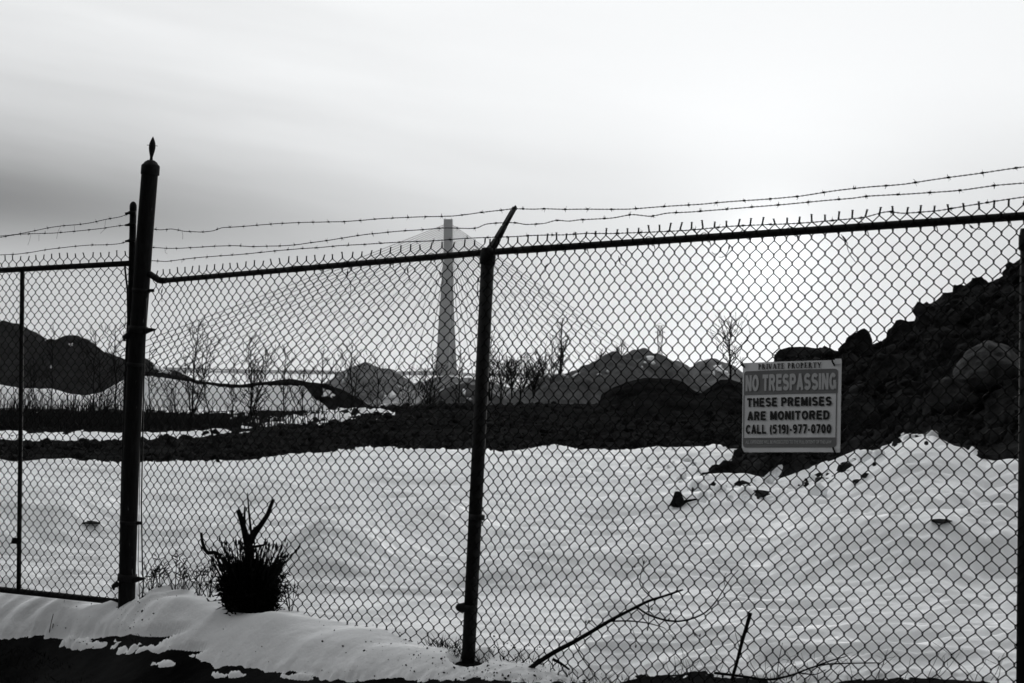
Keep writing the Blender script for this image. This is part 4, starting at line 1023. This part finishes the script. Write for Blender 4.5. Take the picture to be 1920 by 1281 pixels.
mb.build('stalks', M_twig, bush)
mb = MB(); A = lambda *q: [at(x, y, bb.y+.05) for x, y in q]
mb.tube(A((468, 1120), (467, 1060), (467, 1030), (464, 1010), (461, 1000)), [9*s, 8*s, 8*s, 7*s, 5*s], 9)
mb.tube(A((464, 1020), (457, 990), (452, 972), (446, 956)), [7*s, 5.5*s, 5*s, 4.2*s], 8)
mb.tube(A((467, 1020), (476, 1000), (488, 986), (502, 965), (508, 948), (513, 936)), [7*s, 7*s, 5*s, 4.2*s, 3.6*s, 3*s], 8)
mb.tube(A((478, 998), (477, 988)), [5*s, 2*s], 6)
mb.tube(A((471, 1000), (467, 965), (464, 924)), [2.4*s, 2*s, 1.1*s], 5); mb.tube(A((460, 1010), (458, 975), (459, 950)), [2.6*s, 2.4*s, 1.8*s], 5)
mb.tube(A((470, 1027), (485, 1024), (499, 1021)), [3*s, 2.6*s, 1.6*s], 6)
mb.build('stump', M_bark, bush)
mb = MB(); mb.tube(A((377, 999), (379, 1015), (384, 1031), (390, 1037), (402, 1036), (416, 1042)), [2.6*s, 3*s, 3.6*s, 4*s, 3.6*s, 2.6*s], 7); mb.tube(A((404, 1037), (412, 1060), (420, 1085)), [1.6*s]*3, 4)
mb.build('broken_branch', M_bark, bush)
# small dry weeds between the gate post and the bush
for i, (x, y0, h) in enumerate(((283, 1148, 60), (300, 1146, 42), (328, 1146, 85), (345, 1144, 50), (372, 1142, 60), (392, 1140, 75), (545, 1168, 75))):
    rnd = random.Random(300+i); Yw = Yf(x)-.12; b = at(x, y0, Yw); b.z = snow_z(b.x, Yw)-.01; s2 = b.y/F; mb = MB(); 
    for k in range(7):
        t = b+Vector((rnd.gauss(0, .22)*h*s2, rnd.gauss(0, .15)*h*s2, h*s2*rnd.uniform(.5, 1.05))); m_ = lerp(b, t, .5)+Vector((rnd.gauss(0, 2)*s2, 0, 2*s2)); mb.tube([b-Vector((0, 0, .02)), m_, t], [.8*s2, .65*s2, .4*s2], 3)
        for q in range(6):
            p = lerp(m_, t, rnd.random()); e = p+Vector((rnd.gauss(0, 6), rnd.gauss(0, 6), rnd.uniform(1, 8)))*s2; mb.tube([p, e], [.6*s2, .9*s2], 3)
    tag(mb.build('weed', M_twig), ['tall wisp of dry weed hugging the gate post foot', 'short dry weed second from the gate post', 'tallest dry weed midway between gate post and bush', 'short dry weed right of the tallest one', 'dry weed near the left side of the bush', 'dry weed touching the left side of the bush', 'dry weed at the right side of the bush'][i], 'weed', 'dry weeds along the fence foot')

# fallen branch leaning on the fence
def limb(mb, pts, r0, r1, dep, sides=6, sub=4):
    P0 = [at(x, y, dep(x)) for x, y in pts]; sp = []
    for a, b in zip(P0, P0[1:]): sp += line(a, b, sub)[:-1]
    sp.append(P0[-1])
    for _ in range(2): sp = [sp[0]]+[(sp[i-1]+sp[i]*2+sp[i+1])/4 for i in range(1, len(sp)-1)]+[sp[-1]]
    n = len(sp)-1; mb.tube(sp, [lerp(r0, r1, i/n)*(1+.12*n3(i*.9, r0*900)) for i in range(n+1)], sides)
bd = lambda x: Yf(x)-.14
fb = at(955, 1286, 7.2); br = thing('fallen_branch', 'long fallen branch rising from the lower edge toward the right, leaning on the mesh', 'branch', fb)
mb = MB(); limb(mb, ((940, 1300), (962, 1278), (1000, 1248), (1040, 1222), (1078, 1203), (1120, 1178), (1150, 1160), (1190, 1140), (1215, 1127), (1245, 1118), (1280, 1106)), .0125, .0036, bd, 8); mb.build('main_limb', M_bark, br)
mb = MB()
for pts, a, b in ((((1196, 1140), (1215, 1153), (1245, 1163), (1272, 1166), (1300, 1160), (1325, 1148), (1345, 1125), (1360, 1100), (1372, 1082), (1384, 1070)), .0036, .0011), (((1145, 1165), (1180, 1164), (1215, 1168), (1245, 1177)), .0028, .001),
        (((1225, 1124), (1210, 1110), (1199, 1096), (1201, 1078), (1207, 1058), (1204, 1046)), .0026, .0009), (((1207, 1058), (1214, 1050)), .001, .0006), (((1076, 1206), (1090, 1232), (1105, 1252), (1120, 1278)), .0026, .0012), (((1003, 1247), (1001, 1262), (1002, 1280)), .0024, .0012),
        (((1215, 1128), (1217, 1150), (1215, 1178)), .0016, .0007), (((1180, 1164), (1190, 1190), (1192, 1212)), .0012, .0006), (((1245, 1177), (1262, 1196)), .001, .0006), (((1290, 1166), (1300, 1185), (1310, 1193)), .0012, .0008), (((1120, 1180), (1105, 1168), (1098, 1166)), .0014, .0008), (((1040, 1222), (1046, 1236)), .0012, .0007), (((1360, 1100), (1356, 1085), (1362, 1074)), .001, .0006)):
    mb = MB(); limb(mb, pts, a*1.3, b*1.6, bd, 4)
    mb.build('twig', M_twig, br)
rnd = random.Random(8); mb = MB()
for (x, y) in ((1222, 1142), (1254, 1162), (1192, 1212), (1262, 1197), (1303, 1190), (1312, 1192), (1098, 1166), (1207, 1054), (1214, 1180), (1190, 1062), (1104, 1165)):
    p = at(x, y, bd(x)); mb = MB(); mb.tube([p-Vector((0, 0, .007)), p, p+Vector((.003, 0, .007))], [.001, .004, .001], 5); mb.build('bud', M_twig, br)
mb = MB(); limb(mb, ((1372, 1275), (1380, 1248), (1386, 1225), (1392, 1200), (1400, 1175), (1407, 1150)), .006, .0075, bd, 8); limb(mb, ((1388, 1220), (1382, 1200), (1378, 1185)), .0018, .001, bd, 4)
tag(mb.build('broken_stick', M_bark), 'short thick broken stick standing upright at the fence foot right of the fallen branch', 'stick')
mb = MB(); limb(mb, ((1340, 1262), (1390, 1268), (1440, 1276), (1480, 1268), (1510, 1256), (1540, 1246), (1580, 1244), (1648, 1243)), .0055, .002, bd, 7); limb(mb, ((1530, 1249), (1560, 1238), (1590, 1230)), .0034, .0018, bd, 5); limb(mb, ((1456, 1276), (1460, 1240), (1467, 1206)), .0018, .001, bd, 4); limb(mb, ((1500, 1262), (1530, 1266), (1548, 1256)), .003, .0014, bd, 5)
tag(mb.build('low_branch', M_bark), 'crooked branch lying low along the fence foot at the lower right', 'branch')
rnd = random.Random(41)
for i, (lb, x0, x1) in enumerate((('small tangle of thin twigs left of the upright broken stick', 1250, 1360), ('tangle of thin twigs over the low crooked branch', 1420, 1560), ('sparse dry twigs at the lower right fence foot', 1600, 1880))):
    mb = MB()
    for q in range(11):
        x = rnd.uniform(x0, x1); y = 1276; pts = [(x, y)]; dx = rnd.gauss(0, 7)
        for w in range(4): dx += rnd.gauss(0, 5); pts.append((pts[-1][0]+dx, pts[-1][1]-rnd.uniform(5, 20)))
        limb(mb, pts, .0016, .0006, bd, 3, 3)
        if rnd.random() < .6: a = pts[2]; limb(mb, (a, (a[0]+rnd.gauss(0, 12), a[1]-10), (a[0]+rnd.gauss(0, 20), a[1]-18)), .001, .0005, bd, 3, 2)
    tag(mb.build('twig_tangle', M_twig), lb, 'twigs')
mb = MB(); limb(mb, ((1036, 1236), (1052, 1244), (1068, 1256)), .007, .004, lambda x: 7.1, 7)
tag(mb.build('bark_piece', M_bark), 'short curved piece of bark on the snow under the fallen branch', 'bark')
# leaning stake, stump and debris on the snow field
mb = MB(); mb.tube([at(388, 774, 23.2), at(398, 815, 23.1), at(411, 876, 23)], [.010, .016, .028], 6)
tag(mb.build('leaning_stake', M_bark), 'thin dark stake leaning out of the far edge of the snow field', 'stake')
b = on_snow(1268, 950, .0); s = b.y/F; st = rock_mb((0, 0, 0), 1, 91, (14*s, 10*s, 17*s), 10, 3, .35)
root = thing('tree_stump', 'small dark jagged stump sticking out of the snow left of the rubble heap', 'stump', b)
for v in st.v: v += b+Vector((4*s, 0, 12*s))
st.build('stump', M_bark, root, smooth=False)
mb = MB(); mb.tube([b+Vector((0, 0, 20*s)), b+Vector((-7*s, 0, 8*s)), b+Vector((-13*s, 0, 0))], [4*s, 3*s, 1.5*s], 6); mb.tube([b+Vector((-4*s, -.02, 14*s)), b+Vector((-5*s, -.02, -1*s))], [2.4*s, 2*s], 5); mb.tube([b+Vector((14*s, 0, 9*s)), b+Vector((34*s, 0, 13*s)), b+Vector((60*s, 0, 17*s))], [3*s, 2*s, 1.2*s], 5)
mb.build('roots', M_bark, root)
for i, (x, y, w_, h_, lb) in enumerate(((1608, 905, 10, 5, 'dark stone on the snow below the foot of the heap'), (1625, 893, 12, 6, 'dark clod on the snow nearest the heap foot'), (1765, 986, 22, 5, 'dark sunken stone in the snow left of the right post'), (1420, 930, 26, 7, 'dark flat stone beside the small pale stone'), (165, 984, 26, 3, 'dark flat clod in the snow seen through the gate'), (1545, 900, 22, 9, 'snow-dusted stone at the heap foot right of the sign'))):
    p = on_snow(x, y); s = p.y/F; o = rock_mb((0, 0, 0), 1, 200+i, (w_*s, w_*s*.8, h_*s), 9, 3, .2).build('stone', M_rock if i < 5 else M_rockl, None, smooth=False); o.location = p-Vector((0, 0, h_*s*.45)); tag(o, lb, 'stone', 'stones on the snow field')

# ------------------------------------------------------------------ haze
def haze():
    mb = MB(); mb.box((0, 1380, 112), Vector((1600, 0, 0)), Vector((0, 1425, 0)), Vector((0, 0, 118)))
    M = bpy.data.materials.new('haze'); M.use_nodes = True; N = M.node_tree.nodes; N.clear()
    v = N.new('ShaderNodeVolumePrincipled'); v.inputs['Color'].default_value = (.96, .97, .98, 1); v.inputs['Density'].default_value = HAZE; v.inputs['Anisotropy'].default_value = .3
    o = N.new('ShaderNodeOutputMaterial'); M.node_tree.links.new(v.outputs[0], o.inputs['Volume'])
    tag(mb.build('haze', M, smooth=False), kind='stuff')
HAZE = 0.000025
haze()
